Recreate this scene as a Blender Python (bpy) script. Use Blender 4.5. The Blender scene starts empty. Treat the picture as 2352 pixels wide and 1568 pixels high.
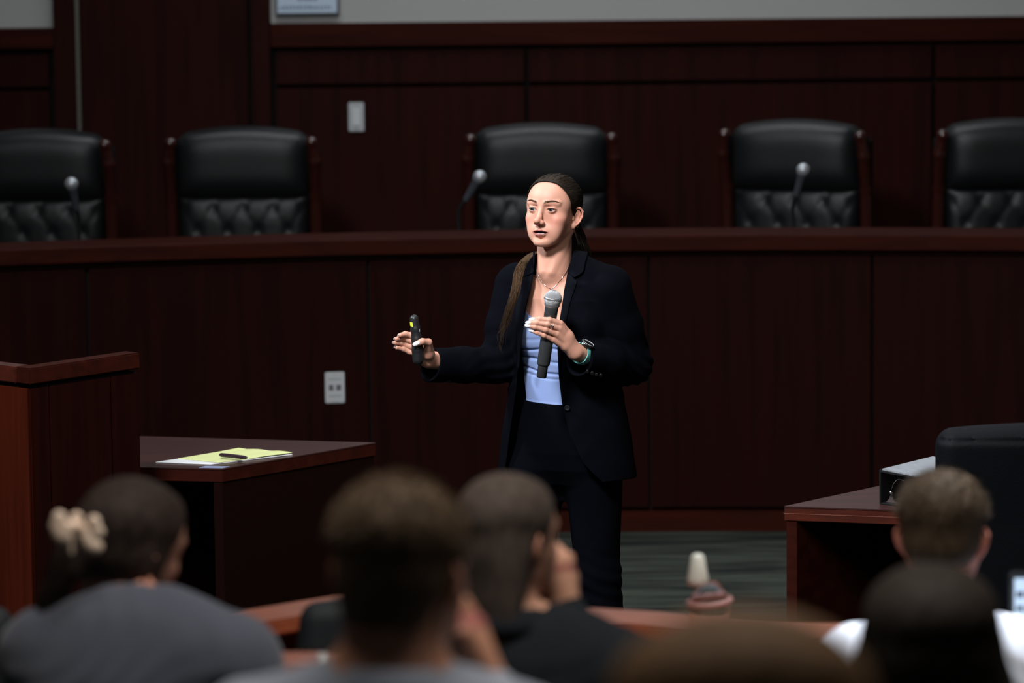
import bpy, bmesh, math, random
import numpy as np
from mathutils import Vector, Matrix
random.seed(7); RNG = np.random.RandomState(7)
PI = math.pi
SC = bpy.context.scene
COL = SC.collection

# ---------------------------------------------------------------- camera, world, lights, exposure
CAM_H, F_PX = 2.6, 9000.0
PITCH, ROLL = math.atan(1127 / 9000.0), 0.010
cam_data = bpy.data.cameras.new('camera')
cam = bpy.data.objects.new('camera', cam_data); COL.objects.link(cam)
cam_data.sensor_width = 36.0; cam_data.lens = 36.0 * F_PX / 2352
CR = Matrix.Rotation(PI / 2 - PITCH, 3, 'X') @ Matrix.Rotation(-ROLL, 3, 'Z')
cam.matrix_world = Matrix.Translation((0, 0, CAM_H)) @ CR.to_4x4()
cam_data.clip_end = 200
cam_data.dof.use_dof = True; cam_data.dof.focus_distance = 11.38; cam_data.dof.aperture_fstop = 2.9
SC.camera = cam
YW = 11.4                                     # how far away the speaker stands

def ray(px, py):
    d = CR @ Vector(((px - 1176) / F_PX, -(py - 784) / F_PX, -1.0)); return d
def P(px, py, Y):                             # the point at distance Y seen at a pixel
    d = ray(px, py); t = Y / d.y
    return Vector((d.x * t, Y, CAM_H + d.z * t))
def PZ(px, py, z):                            # the point at height z seen at a pixel
    d = ray(px, py); t = (z - CAM_H) / d.z
    return Vector((d.x * t, d.y * t, z))

SC.view_settings.view_transform = 'Standard'; SC.view_settings.look = 'None'
SC.view_settings.gamma = 1.0; SC.view_settings.use_curve_mapping = False
SC.view_settings.exposure = 0.0
wd = bpy.data.worlds.new('world'); SC.world = wd; wd.use_nodes = True
wd.node_tree.nodes['Background'].inputs[0].default_value = (0.75, 0.85, 1.0, 1)
wd.node_tree.nodes['Background'].inputs[1].default_value = 0.035

def area(name, loc, aim, sx, sy, power, color=(1, 1, 1), spread=180):
    l = bpy.data.lights.new(name, 'AREA'); l.shape = 'RECTANGLE'; l.size = sx; l.size_y = sy
    l.energy = power; l.color = color; l.spread = math.radians(spread)
    o = bpy.data.objects.new(name, l); COL.objects.link(o); o.location = loc
    o.rotation_euler = (Vector(aim) - Vector(loc)).to_track_quat('-Z', 'Y').to_euler()
    return o
area('ceiling_or_fill_light', (-1.6, 7.6, 5.0), (0.1, 11.4, 1.4), 0.9, 0.9, 84, (0.95, 0.97, 1.0), 75)
area('ceiling_or_fill_light', (-3.6, 11.6, 4.2), (0.05, 11.4, 1.6), 0.5, 0.5, 7, (0.80, 0.90, 1.0), 30)
area('ceiling_or_fill_light', (0.6, 11.6, 5.1), (0.3, 11.8, 0), 1.6, 1.6, 45, (0.92, 0.96, 1.0), 130)
area('ceiling_or_fill_light', (1.5, 8.4, 4.4), (1.02, 7.4, 1.2), 0.6, 0.6, 11, (0.90, 0.95, 1.0), 34)  # added narrow fill, no fixture of the room: brightens the man's white shirt
area('ceiling_or_fill_light', (0.3, 5.6, 4.6), (0.2, 6.3, 0), 2.4, 1.4, 95, (1.0, 0.95, 0.88), 150)
area('ceiling_or_fill_light', (0.0, 15.75, 4.9), (-0.1, 16.1, 1.0), 4.4, 0.5, 66, (0.90, 0.96, 1.0), 150)

# ---------------------------------------------------------------- materials
MATS = {}
def mat(name, col, rough=0.6, metal=0.0, spec=0.5, noise=None, bump=None, coat=0.0, emit=None, sub=0.0,
        sheen=0.0, trans=0.0, attr=None, ior=1.45):
    """col: rgb; noise: (rgb2, scale, (sx,sy,sz), detail); bump: (scale, strength, (sx,sy,sz))"""
    if name in MATS: return MATS[name]
    m = bpy.data.materials.new(name); m.use_nodes = True; nt = m.node_tree; n = nt.nodes; L = nt.links
    b = n['Principled BSDF']; I = b.inputs
    I['Base Color'].default_value = (*col, 1); I['Roughness'].default_value = rough; I['Metallic'].default_value = metal
    I['Specular IOR Level'].default_value = spec; I['Coat Weight'].default_value = coat; I['Coat Roughness'].default_value = 0.12
    I['IOR'].default_value = ior
    I['Sheen Weight'].default_value = sheen
    I['Transmission Weight'].default_value = trans
    if sub: I['Subsurface Weight'].default_value = sub; I['Subsurface Radius'].default_value = (1.0, 0.4, 0.25); I['Subsurface Scale'].default_value = 0.008
    if emit: I['Emission Color'].default_value = (*emit[0], 1); I['Emission Strength'].default_value = emit[1]
    tc = n.new('ShaderNodeTexCoord')
    def tex(scale, sxyz, detail=4):
        mp = n.new('ShaderNodeMapping'); mp.inputs['Scale'].default_value = sxyz
        L.new(tc.outputs['Object'], mp.inputs[0])
        t = n.new('ShaderNodeTexNoise'); t.inputs['Scale'].default_value = scale; t.inputs['Detail'].default_value = detail
        L.new(mp.outputs[0], t.inputs[0]); return t
    src = None
    if attr:
        a = n.new('ShaderNodeVertexColor'); a.layer_name = attr; src = a.outputs[0]
        L.new(src, I['Base Color'])
    if noise:
        c2, sc, sx, det = noise
        t = tex(sc, sx, det); r = n.new('ShaderNodeValToRGB')
        r.color_ramp.elements[0].position = 0.35; r.color_ramp.elements[1].position = 0.68
        L.new(t.outputs[0], r.inputs[0])
        mx = n.new('ShaderNodeMix'); mx.data_type = 'RGBA'
        L.new(r.outputs[0], mx.inputs[0])
        if src is not None:
            L.new(src, mx.inputs[6]); mul = n.new('ShaderNodeMix'); mul.data_type = 'RGBA'; mul.blend_type = 'MULTIPLY'
            mul.inputs[0].default_value = 1; L.new(src, mul.inputs[6]); mul.inputs[7].default_value = (*c2, 1)
            L.new(mul.outputs[2], mx.inputs[7])
        else:
            mx.inputs[6].default_value = (*col, 1); mx.inputs[7].default_value = (*c2, 1)
        L.new(mx.outputs[2], I['Base Color'])
    if bump:
        sc, st, sx = bump
        t = tex(sc, sx, 3); bp = n.new('ShaderNodeBump'); bp.inputs['Strength'].default_value = st
        bp.inputs['Distance'].default_value = 0.01
        L.new(t.outputs[0], bp.inputs['Height']); L.new(bp.outputs[0], I['Normal'])
    MATS[name] = m; return m

M_WOOD = mat('mahogany', (0.0150, 0.0028, 0.0019), 0.5, spec=0.06, noise=((0.0105, 0.0021, 0.0015), 3.0, (9, 9, 0.5), 6))
M_WOODW = mat('wall mahogany', (0.023, 0.0046, 0.0032), 0.5, spec=0.06, noise=((0.0155, 0.0034, 0.0026), 3.0, (9, 9, 0.5), 6))
M_WOODH = mat('mahogany horizontal grain', (0.036, 0.0068, 0.0038), 0.5, spec=0.05, noise=((0.022, 0.0048, 0.0032), 3.0, (0.6, 9, 9), 6))
M_WOODR = mat('red cherry veneer', (0.068, 0.011, 0.0045), 0.42, spec=0.1, noise=((0.042, 0.007, 0.003), 3.0, (12, 12, 0.6), 6))
M_TOP = mat('dark desk top', (0.045, 0.012, 0.009), 0.42, spec=0.5, coat=0.25, noise=((0.028, 0.008, 0.006), 3.0, (1, 14, 14), 6))
M_EDGE = mat('desk edge', (0.075, 0.013, 0.006), 0.38, coat=0.15, noise=((0.045, 0.009, 0.005), 3.0, (1, 14, 14), 6))
M_RAIL = mat('orange cherry rail', (0.36, 0.10, 0.046), 0.42, coat=0.2, noise=((0.27, 0.072, 0.033), 3.0, (1, 10, 10), 5))
M_DARK = mat('dark recess', (0.006, 0.004, 0.004), 0.8, spec=0.2)
M_CREAM = mat('cream paint', (0.40, 0.395, 0.385), 0.85, spec=0.2, bump=(120, 0.15, (1, 1, 1)))
M_LEATHER = mat('black leather', (0.0065, 0.0072, 0.0080), 0.40, spec=0.42, bump=(220, 0.18, (1, 1, 1)))
M_POST = mat('polished mahogany post', (0.030, 0.0065, 0.0045), 0.25, coat=0.45)
M_METAL = mat('satin steel', (0.45, 0.45, 0.45), 0.32, metal=1.0)
M_CHROME = mat('chrome', (0.75, 0.76, 0.78), 0.12, metal=1.0)
M_BLACKP = mat('black plastic', (0.012, 0.012, 0.013), 0.38)
M_GREYP = mat('dark grey lacquer', (0.030, 0.032, 0.034), 0.33, spec=0.6)
M_WHITEP = mat('white plastic', (0.62, 0.63, 0.64), 0.45)
M_PLATE = mat('plate grey white', (0.46, 0.47, 0.48), 0.5)
M_PORT = mat('port grey', (0.12, 0.12, 0.13), 0.5)

# ---------------------------------------------------------------- object helpers
def settag(o, label=None, cat=None, group=None, kind=None):
    if label: o['label'] = label
    if cat: o['category'] = cat
    if group: o['group'] = group
    if kind: o['kind'] = kind
    return o
def thing(name, label, cat, loc=(0, 0, 0), rz=0.0, group=None):
    o = bpy.data.objects.new(name, None); COL.objects.link(o); o.empty_display_size = 0.1
    o.location = loc; o.rotation_euler = (0, 0, rz)
    o.matrix_world = Matrix.Translation(loc) @ Matrix.Rotation(rz, 4, 'Z')
    return settag(o, label, cat, group)
def link(name, me, parent=None, local=False):
    o = bpy.data.objects.new(name, me); COL.objects.link(o)
    if parent is not None:
        o.parent = parent
        if not local:                        # mesh is in world coordinates: bring it into the parent's frame
            mw = Matrix.Identity(4); q = parent
            chain = []
            while q is not None: chain.append(q); q = q.parent
            for q in reversed(chain): mw = mw @ q.matrix_basis
            me.transform(mw.inverted())
    return o
def mesh(name, V, Fc, material, parent=None, smooth=False, local=False, mats=None, midx=None):
    me = bpy.data.meshes.new(name)
    me.from_pydata([tuple(v) for v in V], [], [tuple(f) for f in Fc]); me.update()
    for mm in (mats or [material]): me.materials.append(mm)
    if midx is not None: me.polygons.foreach_set('material_index', list(midx))
    if smooth: me.polygons.foreach_set('use_smooth', [True] * len(me.polygons))
    return link(name, me, parent, local)
class MB:                                     # gathers simple solids into one mesh
    def __init__(s): s.V = []; s.F = []; s.S = []
    def add(s, V, Fc, smooth=False):
        k = len(s.V); s.V += [Vector(v) for v in V]; s.F += [tuple(i + k for i in f) for f in Fc]; s.S += [smooth] * len(Fc)
    def box(s, lo, hi, R=None, c=None, bev=0.0):
        bm = bmesh.new()
        vs = [bm.verts.new((x, y, z)) for x in (lo[0], hi[0]) for y in (lo[1], hi[1]) for z in (lo[2], hi[2])]
        for f in ((0, 1, 3, 2), (4, 6, 7, 5), (0, 4, 5, 1), (2, 3, 7, 6), (0, 2, 6, 4), (1, 5, 7, 3)): bm.faces.new([vs[i] for i in f])
        if bev > 0: bmesh.ops.bevel(bm, geom=list(bm.edges), offset=bev, segments=2, affect='EDGES')
        s.bm(bm, R, c)
    def bm(s, bm, R=None, c=None, smooth=False):
        bm.verts.index_update()
        V = [v.co.copy() for v in bm.verts]
        if R is not None: V = [R @ v for v in V]
        if c is not None: V = [v + Vector(c) for v in V]
        s.add(V, [[v.index for v in f.verts] for f in bm.faces], smooth); bm.free()
    def prism(s, poly, z0, z1, bev=0.0):      # vertical prism over a plan polygon
        bm = bmesh.new(); n = len(poly)
        a = [bm.verts.new((p[0], p[1], z0)) for p in poly]; b = [bm.verts.new((p[0], p[1], z1)) for p in poly]
        bm.faces.new(a[::-1]); bm.faces.new(b)
        for i in range(n): bm.faces.new([a[i], a[(i + 1) % n], b[(i + 1) % n], b[i]])
        bmesh.ops.recalc_face_normals(bm, faces=bm.faces)
        if bev > 0: bmesh.ops.bevel(bm, geom=list(bm.edges), offset=bev, segments=2, affect='EDGES')
        s.bm(bm)
    def tube(s, pts, rad, n=10, caps=True, flat=1.0):   # round tube through points; rad number or list
        pts = [Vector(p) for p in pts]; m = len(pts)
        rs = rad if isinstance(rad, (list, tuple, np.ndarray)) else [rad] * m
        V = []; up = None
        for i, p in enumerate(pts):
            t = (pts[min(i + 1, m - 1)] - pts[max(i - 1, 0)])
            t = t.normalized() if t.length > 1e-9 else Vector((0, 0, 1))
            if up is None: up = Vector((0, 0, 1)) if abs(t.z) < 0.9 else Vector((1, 0, 0))
            a = t.cross(up)
            if a.length < 1e-6: a = t.orthogonal()
            a.normalize(); b = t.cross(a).normalized(); up = -b if b.dot(up) < 0 else b
            b2 = up
            for k in range(n):
                w = 2 * PI * k / n; V.append(p + (a * math.cos(w) + b2 * math.sin(w) * flat) * rs[i])
        Fc = [(i * n + k, i * n + (k + 1) % n, (i + 1) * n + (k + 1) % n, (i + 1) * n + k) for i in range(m - 1) for k in range(n)]
        s.add(V, Fc, True)
        if caps: s.add(V[:n], [tuple(range(n))[::-1]]); s.add(V[-n:], [tuple(range(n))])
    def lathe(s, prof, c=(0, 0, 0), R=None, n=24):      # profile of (radius, height) spun about z
        V = []; m = len(prof)
        for r, z in prof:
            for k in range(n):
                w = 2 * PI * k / n; V.append(Vector((r * math.cos(w), r * math.sin(w), z)))
        if R is not None: V = [R @ v for v in V]
        V = [v + Vector(c) for v in V]
        Fc = [(i * n + k, i * n + (k + 1) % n, (i + 1) * n + (k + 1) % n, (i + 1) * n + k) for i in range(m - 1) for k in range(n)]
        s.add(V, Fc, True); s.add(V[:n], [tuple(range(n))[::-1]]); s.add(V[-n:], [tuple(range(n))])
    def ball(s, c, r, R=None, n=16, m=10):
        s.lathe([(max(1e-4, math.sin(PI * i / m)) * 1.0, -math.cos(PI * i / m)) for i in range(m + 1)], (0, 0, 0), None, n)
        k = len(s.V) - (n * (m + 1) + 2 * n)
        rr = Vector(r) if not isinstance(r, (int, float)) else Vector((r, r, r))
        for i in range(k, len(s.V)):
            v = s.V[i]; v = Vector((v.x * rr.x, v.y * rr.y, v.z * rr.z))
            s.V[i] = (R @ v if R is not None else v) + Vector(c)
    def build(s, name, material, parent=None, local=False):
        o = mesh(name, s.V, s.F, material, parent, local=local)
        o.data.polygons.foreach_set('use_smooth', s.S)
        bm = bmesh.new(); bm.from_mesh(o.data); bmesh.ops.recalc_face_normals(bm, faces=bm.faces); bm.to_mesh(o.data); bm.free()
        return o
def spline(pts, n):                           # Catmull-Rom through points
    pts = [np.array(p, float) for p in pts]; q = [2 * pts[0] - pts[1]] + pts + [2 * pts[-1] - pts[-2]]
    out = []
    for j in range(n):
        t = j / (n - 1) * (len(pts) - 1); i = min(int(t), len(pts) - 2); u = t - i
        a, b, c, d = q[i:i + 4]
        out.append(0.5 * ((2 * b) + (c - a) * u + (2 * a - 5 * b + 4 * c - d) * u * u + (-a + 3 * b - 3 * c + d) * u ** 3))
    return out
def alignz(d):                                # rotation taking +z onto d
    return Vector(d).to_track_quat('Z', 'Y').to_matrix()

# ---------------------------------------------------------------- smooth organic surfaces (distance fields meshed by surface nets)
def smin(a, b, k):
    h = np.clip(0.5 + 0.5 * (b - a) / k, 0, 1); return b * (1 - h) + a * h - k * h * (1 - h)
class Field:
    def __init__(s): s.P = []; s.R = np.eye(3); s.o = np.zeros(3); s.u = 1.0
    def frame(s, R=None, o=(0, 0, 0), u=1.0): s.R = np.eye(3) if R is None else np.array(R); s.o = np.array(o, float); s.u = u
    def raw(s, fn, lo, hi, op='u', k=0.01):   # fn in frame units; lo/hi frame-space bounds
        c = np.array([[x, y, z] for x in (lo[0], hi[0]) for y in (lo[1], hi[1]) for z in (lo[2], hi[2])], float) * s.u
        w = c @ s.R.T + s.o
        s.P.append((fn, w.min(0), w.max(0), op, k * s.u, s.R, s.o, s.u))
    def ell(s, c, r, op='u', k=0.01, rot=None):
        c = np.array(c, float); r = np.array(r, float) * np.ones(3); Q = None if rot is None else np.array(rot)
        def fn(p):
            q = p - c
            if Q is not None: q = q @ Q
            k0 = np.sqrt(((q / r) ** 2).sum(1)); k1 = np.sqrt(((q / (r * r)) ** 2).sum(1)) + 1e-9
            return k0 * (k0 - 1) / k1
        m = r if Q is None else np.ones(3) * r.max()
        s.raw(fn, c - m, c + m, op, k)
    def cap(s, a, b, ra, rb, op='u', k=0.01, squash=None):
        a = np.array(a, float); b = np.array(b, float); ba = b - a; L = (ba * ba).sum() + 1e-12
        def fn(p):
            q = p - a; h = np.clip((q @ ba) / L, 0, 1)[:, None]; e = q - ba * h
            return np.sqrt((e * e).sum(1)) - (ra + (rb - ra) * h[:, 0])
        m = max(ra, rb); s.raw(fn, np.minimum(a, b) - m, np.maximum(a, b) + m, op, k)
    def chain(s, pts, rs, op='u', k=0.01):
        for i in range(len(pts) - 1): s.cap(pts[i], pts[i + 1], rs[i], rs[i + 1], op, k)
    def sub(s, F2, op='u', k=0.01):           # combine another field (already in world units)
        lo = np.min([q[1] for q in F2.P if q[3] == 'u'], 0); hi = np.max([q[2] for q in F2.P if q[3] == 'u'], 0)
        s.P.append((F2, lo, hi, op, k, None, None, 1.0))
    def eval(s, p, lo=None, hi=None):
        if lo is None: lo = p.min(0); hi = p.max(0)
        if getattr(s, 'n', -1) != len(s.P):
            s.n = len(s.P); s.LO = np.array([q[1] for q in s.P]); s.HI = np.array([q[2] for q in s.P]); s.K = np.array([q[4] for q in s.P])
            s.I = np.array([q[3] == 'i' for q in s.P])
        d = np.full(len(p), 9.0); m = ((hi - lo).max() * 0.6 + 0.004 + s.K)[:, None]
        near = ((s.LO - m <= hi) & (s.HI + m >= lo)).all(1) | s.I
        for i in np.flatnonzero(near):
            fn, a, b, op, k, R, o, u = s.P[i]
            e = fn.eval(p, lo, hi) if R is None else fn(((p - o) @ R) / u) * u
            if op == 'u': d = smin(d, e, k)
            elif op == 's': d = -smin(-d, e, k)
            elif op == 'i': d = -smin(-d, -e, k)
            elif op == 'd': d = d + e
        return d
def nets(F, res, lo=None, hi=None, B=16, project=True):
    us = [q for q in F.P if q[3] == 'u']
    lo = np.min([q[1] for q in us], 0) - 3 * res if lo is None else np.array(lo, float)
    hi = np.max([q[2] for q in us], 0) + 3 * res if hi is None else np.array(hi, float)
    n = np.ceil((hi - lo) / res / B).astype(int); N = n * B + 4
    g = np.stack(np.meshgrid(*[np.arange(B + 2)] * 3, indexing='ij'), -1).reshape(-1, 3)
    keys = []; vs = []; quads = []
    def key(c): return (c[..., 0] * N[1] + c[..., 1]) * N[2] + c[..., 2]
    half = B * res * 0.5; diag = half * 1.75
    corners = [(a, b, c) for a in (0, 1) for b in (0, 1) for c in (0, 1)]
    G4 = 4; todo = []
    for ci in np.ndindex(*(-(-n // G4))):     # coarse pass: skip large empty regions
        c0 = np.array(ci) * G4; c1 = np.minimum(c0 + G4, n); w0 = lo + c0 * B * res; w1 = lo + c1 * B * res
        dc = F.eval(((w0 + w1) / 2)[None], w0, w1)[0]
        if abs(dc) > np.linalg.norm(w1 - w0) * 0.5 * 1.5 + 0.01: continue
        todo += [c0 + np.array(q) for q in np.ndindex(*(c1 - c0))]
    for bb in todo:
                bi, bj, bk = bb
                o = np.array((bi, bj, bk)) * B; b0 = lo + o * res; b1 = b0 + B * res
                dc = F.eval(((b0 + b1) / 2)[None], b0 - half, b1 + half)[0]
                if abs(dc) > diag * 1.6 + 0.01: continue
                p = b0 + g * res
                d = F.eval(p, b0, b1 + res).reshape((B + 2,) * 3)
                S = d < 0
                if S.all() or not S.any(): continue
                cs = np.zeros((B + 1,) * 3); 
                cnt = sum(S[a:a + B + 1, b:b + B + 1, c:c + B + 1].astype(int) for a, b, c in corners)
                act = np.argwhere((cnt[:B, :B, :B] > 0) & (cnt[:B, :B, :B] < 8))
                if len(act):
                    acc = np.zeros((len(act), 3)); num = np.zeros(len(act))
                    for ax in range(3):
                        for u in (0, 1):
                            for v in (0, 1):
                                off = np.zeros(3, int); off[(ax + 1) % 3] = u; off[(ax + 2) % 3] = v
                                e0 = act + off; e1 = e0.copy(); e1[:, ax] += 1
                                d0 = d[tuple(e0.T)]; d1 = d[tuple(e1.T)]; cr = (d0 < 0) != (d1 < 0)
                                t = np.where(cr, d0 / (d0 - d1 + 1e-20), 0)
                                pt = e0.astype(float); pt[:, ax] += t
                                acc += pt * cr[:, None]; num += cr
                    v = b0 + acc / num[:, None] * res
                    if project:
                        i, j, k_ = act.T; G = np.zeros((len(act), 3))
                        for a_, b_, c_ in corners:
                            dd = d[i + a_, j + b_, k_ + c_]
                            G[:, 0] += dd * (2 * a_ - 1); G[:, 1] += dd * (2 * b_ - 1); G[:, 2] += dd * (2 * c_ - 1)
                        G /= 4 * res; g2 = (G * G).sum(1) + 1e-3
                        for _ in range(2):
                            st = (F.eval(v, b0, b1 + res) / g2)[:, None] * G
                            ln = np.sqrt((st * st).sum(1))[:, None] + 1e-12
                            v = v - st * np.minimum(1, 0.3 * res / ln)
                    keys.append(key(act + o)); vs.append(v)
                for ax in range(3):
                    s0 = S[1:B + 1, 1:B + 1, 1:B + 1]
                    sl = [slice(1, B + 1)] * 3; sl[ax] = slice(2, B + 2)
                    s1 = S[tuple(sl)]
                    for sg, (A_, B_) in enumerate(((s0, ~s1), (~s0, s1))):
                        ed = np.argwhere(A_ & B_)
                        if not len(ed): continue
                        c = ed + 1 + o
                        U = np.zeros(3, int); U[(ax + 1) % 3] = 1; W = np.zeros(3, int); W[(ax + 2) % 3] = 1
                        q = np.stack([key(c), key(c - U), key(c - U - W), key(c - W)], 1)
                        if sg == 0: q = q[:, ::1]
                        else: q = q[:, ::-1]
                        quads.append(q)
    keys = np.concatenate(keys); vs = np.concatenate(vs); quads = np.concatenate(quads)
    order = np.argsort(keys); ks = keys[order]; vs = vs[order]
    idx = np.clip(np.searchsorted(ks, quads), 0, len(ks) - 1); ok = (ks[idx] == quads).all(1)
    return vs, idx[ok]
def keep_largest(V, Q, parts=1):
    lab = np.arange(len(V))
    while True:
        m = lab[Q].min(1); new = lab.copy()
        for c in range(4): np.minimum.at(new, Q[:, c], m)
        new = new[new]
        if (new == lab).all(): break
        lab = new
    ids, cnt = np.unique(lab, return_counts=True)
    keep = np.isin(lab, ids[np.argsort(-cnt)[:parts]])
    mp = np.cumsum(keep) - 1
    return V[keep], mp[Q[keep[Q[:, 0]]]]
def netmesh(name, F, res, material, parent=None, colfn=None, lo=None, hi=None, parts=1):
    V, Q = nets(F, res, lo, hi)
    if parts: V, Q = keep_largest(V, Q, parts)
    me = bpy.data.meshes.new(name)
    me.vertices.add(len(V)); me.vertices.foreach_set('co', V.astype(np.float32).ravel())
    me.loops.add(Q.size); me.loops.foreach_set('vertex_index', Q.astype(np.int32).ravel())
    me.polygons.add(len(Q)); me.polygons.foreach_set('loop_start', np.arange(0, Q.size, 4, dtype=np.int32))
    me.polygons.foreach_set('use_smooth', np.ones(len(Q), bool))
    me.update(calc_edges=True); me.validate()
    me.materials.append(material)
    if colfn is not None:
        C = colfn(V); at = me.color_attributes.new('Col', 'FLOAT_COLOR', 'POINT')
        at.data.foreach_set('color', np.c_[C, np.ones(len(C))].astype(np.float32).ravel())
    return link(name, me, parent)

# ---------------------------------------------------------------- heads (centimetres, face towards -y, +x is the person's left)
def rotm(yaw=0, pitch=0, roll=0):             # degrees: yaw turns the face to the picture's left, pitch lifts it, roll tips the crown right
    return np.array((Matrix.Rotation(math.radians(-yaw), 3, 'Z') @ Matrix.Rotation(math.radians(roll), 3, 'Y') @ Matrix.Rotation(math.radians(-pitch), 3, 'X')))
def add_head(F, R, o, s=1.0, fine=True, male=False, necklen=13, neckdir=(0, 2.2), mouth=0.30, neckr=None):
    F.frame(R, o, 0.01 * s)
    j = 0.5 if male else 0.0
    nr = neckr or (6.0 if male else 4.9)
    F.ell((0, 1.0, 3.2), (7.1, 8.9, 6.85))
    F.ell((0, -3.0, 2.5), (6.3, 6.1, 5.6), k=2.0)
    F.ell((0, -3.0, -2.6), (6.15 + j, 5.4, 6.2), k=2.0)
    F.ell((0, 1.2, -1.0), (6.75, 6.4, 5.6), k=1.5)
    for m in (-1, 1): F.ell((m * 4.3, -3.6, 1.0), (2.2, 2.9, 3.0), k=1.5)
    F.ell((0, -4.2, -6.4), (4.3 + j, 4.4, 3.7), k=1.6)
    for m in (-1, 1):
        F.cap((m * (4.6 + j), 0.2, -5.6), (m * (1.5 + j), -6.9, -9.6), 1.35, 1.35, k=1.6)
        F.ell((m * 4.35, -5.4, -2.8), (1.9, 2.1, 1.6), k=1.8); F.ell((m * 3.6, -5.2, -5.2), (2.0, 2.2, 2.4), k=1.8)
    F.ell((0, -8.0, -9.65), (2.0, 1.4, 1.3), k=1.1)
    # neck
    F.cap((0, neckdir[0] + 1.2, -5), (0, neckdir[0] + neckdir[1], -5 - necklen), nr, nr + 0.4, k=1.6)
    if not fine:
        F.cap((0, -8.7, 0.6), (0, -10.9, -3.8), 0.7, 0.9, k=0.9)
        for m in (-1, 1): F.ell((m * 3.1, -9.8, 0.1), (1.7, 1.5, 1.0), 's', 0.8); F.ell((m * 3.1, -7.9, 0), (1.3, 1.25, 1.2), k=0.3)
        F.ell((0, -8.4, -6.6), (2.2, 1.2, 0.9), k=0.8)
    else:
        for m in (-1, 1):
            F.cap((m * 1.3, -8.35, 1.75), (m * 4.7, -6.9, 2.0), 0.75, 0.7, k=1.0)      # brow ridge
            F.ell((m * 3.0, -10.0, 0.1), (1.9, 1.75, 1.15), 's', 1.2); F.ell((m * 1.75, -10.0, 0.35), (0.7, 1.2, 1.1), 's', 0.9)  # socket
        F.cap((0, -8.35, 1.2), (0, -9.75, -2.4), 0.60, 0.78, k=0.9)                      # nose bridge
        F.cap((0, -9.6, -2.2), (0, -11.35, -3.15), 0.66, 0.62, k=0.7); F.ell((0, -9.7, -3.6), (1.3, 1.2, 0.75), k=0.6)
        F.ell((0, -11.3, -3.38), (0.85, 0.72, 0.60), k=0.8)
        for m in (-1, 1):
            F.ell((m * 1.08, -9.75, -3.95), (0.55, 0.95, 0.52), k=0.75)
            F.ell((m * 0.52, -10.6, -4.3), (0.30, 0.5, 0.30), 's', 0.12)
        F.ell((0, -7.6, -6.1), (2.6, 1.6, 1.9), k=1.1)
        for m in (-1, 1): F.ell((m * 2.8, -6.0, -7.0), (2.1, 1.9, 2.6), k=1.6)
                                        # muzzle
        F.cap((0, -9.65, -4.9), (0, -9.5, -5.6), 0.22, 0.18, 's', 0.35)                 # philtrum
        up = [(-2.7, -8.0, -6.62), (-1.5, -8.95, -6.30), (-0.45, -9.4, -6.10), (0, -9.38, -6.16), (0.45, -9.4, -6.10), (1.5, -8.95, -6.30), (2.7, -8.0, -6.62)]
        F.chain(up, [0.10, 0.20, 0.27, 0.27, 0.27, 0.20, 0.10], k=0.25)
        h = mouth
        dn = [(-2.55, -8.0, -6.70), (-1.3, -8.85, -6.98 - h), (0, -9.2, -7.10 - h), (1.3, -8.85, -6.98 - h), (2.55, -8.0, -6.70)]
        F.chain(dn, [0.10, 0.28, 0.36, 0.28, 0.10], k=0.28)
        F.ell((0, -9.0, -8.55), (1.6, 0.8, 0.35), 's', 0.6)                              # dip under the lip
        F.ell((0, -9.0, -6.56 - h * 0.5), (2.4, 1.5, 0.15 + h * 0.5), 's', 0.10)
        for m in (-1, 1):                                                               # lids over the eyeball, almond opening
            F.ell((m * 3.05, -7.38, 0.03), (1.40, 1.35, 1.22), k=0.42)
            F.ell((m * 3.05, -8.75, 0.98), (1.5, 0.6, 0.10), 's', 0.25)                   # crease
            F.ell((m * 2.98, -9.06, -0.04), (1.58, 1.48, 0.42), 's', 0.10, rot=np.array(Matrix.Rotation(-m * 0.07, 3, 'Y')))
    for m in (-1, 1):                                                                   # ears
        E = np.array(Matrix.Rotation(m * math.radians(-40), 3, 'Z') @ Matrix.Rotation(math.radians(-9), 3, 'X'))
        c = np.array((m * 6.95, 0.8, -2.2))
        def e(x, y, z): return tuple(E @ np.array((m * x, y, z)) + c)
        F.ell(e(0.0, 0.2, 0), (0.42, 1.35, 2.4), k=0.35, rot=E)
        rim = [e(0.0, -1.2, 0.2), e(0.25, -1.25, 1.5), e(0.35, -0.5, 2.65), e(0.4, 0.7, 2.85), e(0.45, 1.6, 2.0), e(0.4, 1.75, 0.5), e(0.3, 1.3, -1.0), e(0.15, 0.5, -2.2)]
        F.chain(rim, [0.24, 0.27, 0.29, 0.30, 0.30, 0.28, 0.26, 0.3], k=0.18)
        F.ell(e(0.0, -0.35, -2.7), (0.42, 0.72, 0.85), k=0.4, rot=E)
        F.ell(e(0.55, 0.15, -0.2), (0.48, 0.72, 1.25), 's', 0.2, rot=E)
        F.ell(e(0.45, 0.75, 1.6), (0.28, 0.5, 0.75), 's', 0.2, rot=E)
        F.cap(e(0.3, -1.0, -0.7), e(0.3, -1.1, 0.0), 0.35, 0.3, k=0.25)
    F.frame()
def hairline(s_):                              # region function g(p) > 0 where hair grows, head frame in cm
    zs, ys = s_
    return lambda p: p[:, 1] - np.interp(p[:, 2], zs, ys)
SWEPT = ([-9.5, -7.5, -5.5, -3.6, -2.9, -1.6, 0.5, 2.5, 4.5, 6.2, 7.6, 8.6, 9.8], [7.5, 5.2, 3.7, 3.0, 2.4, -1.1, -2.2, -3.1, -4.0, -4.8, -5.3, -6.6, -12])
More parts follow.
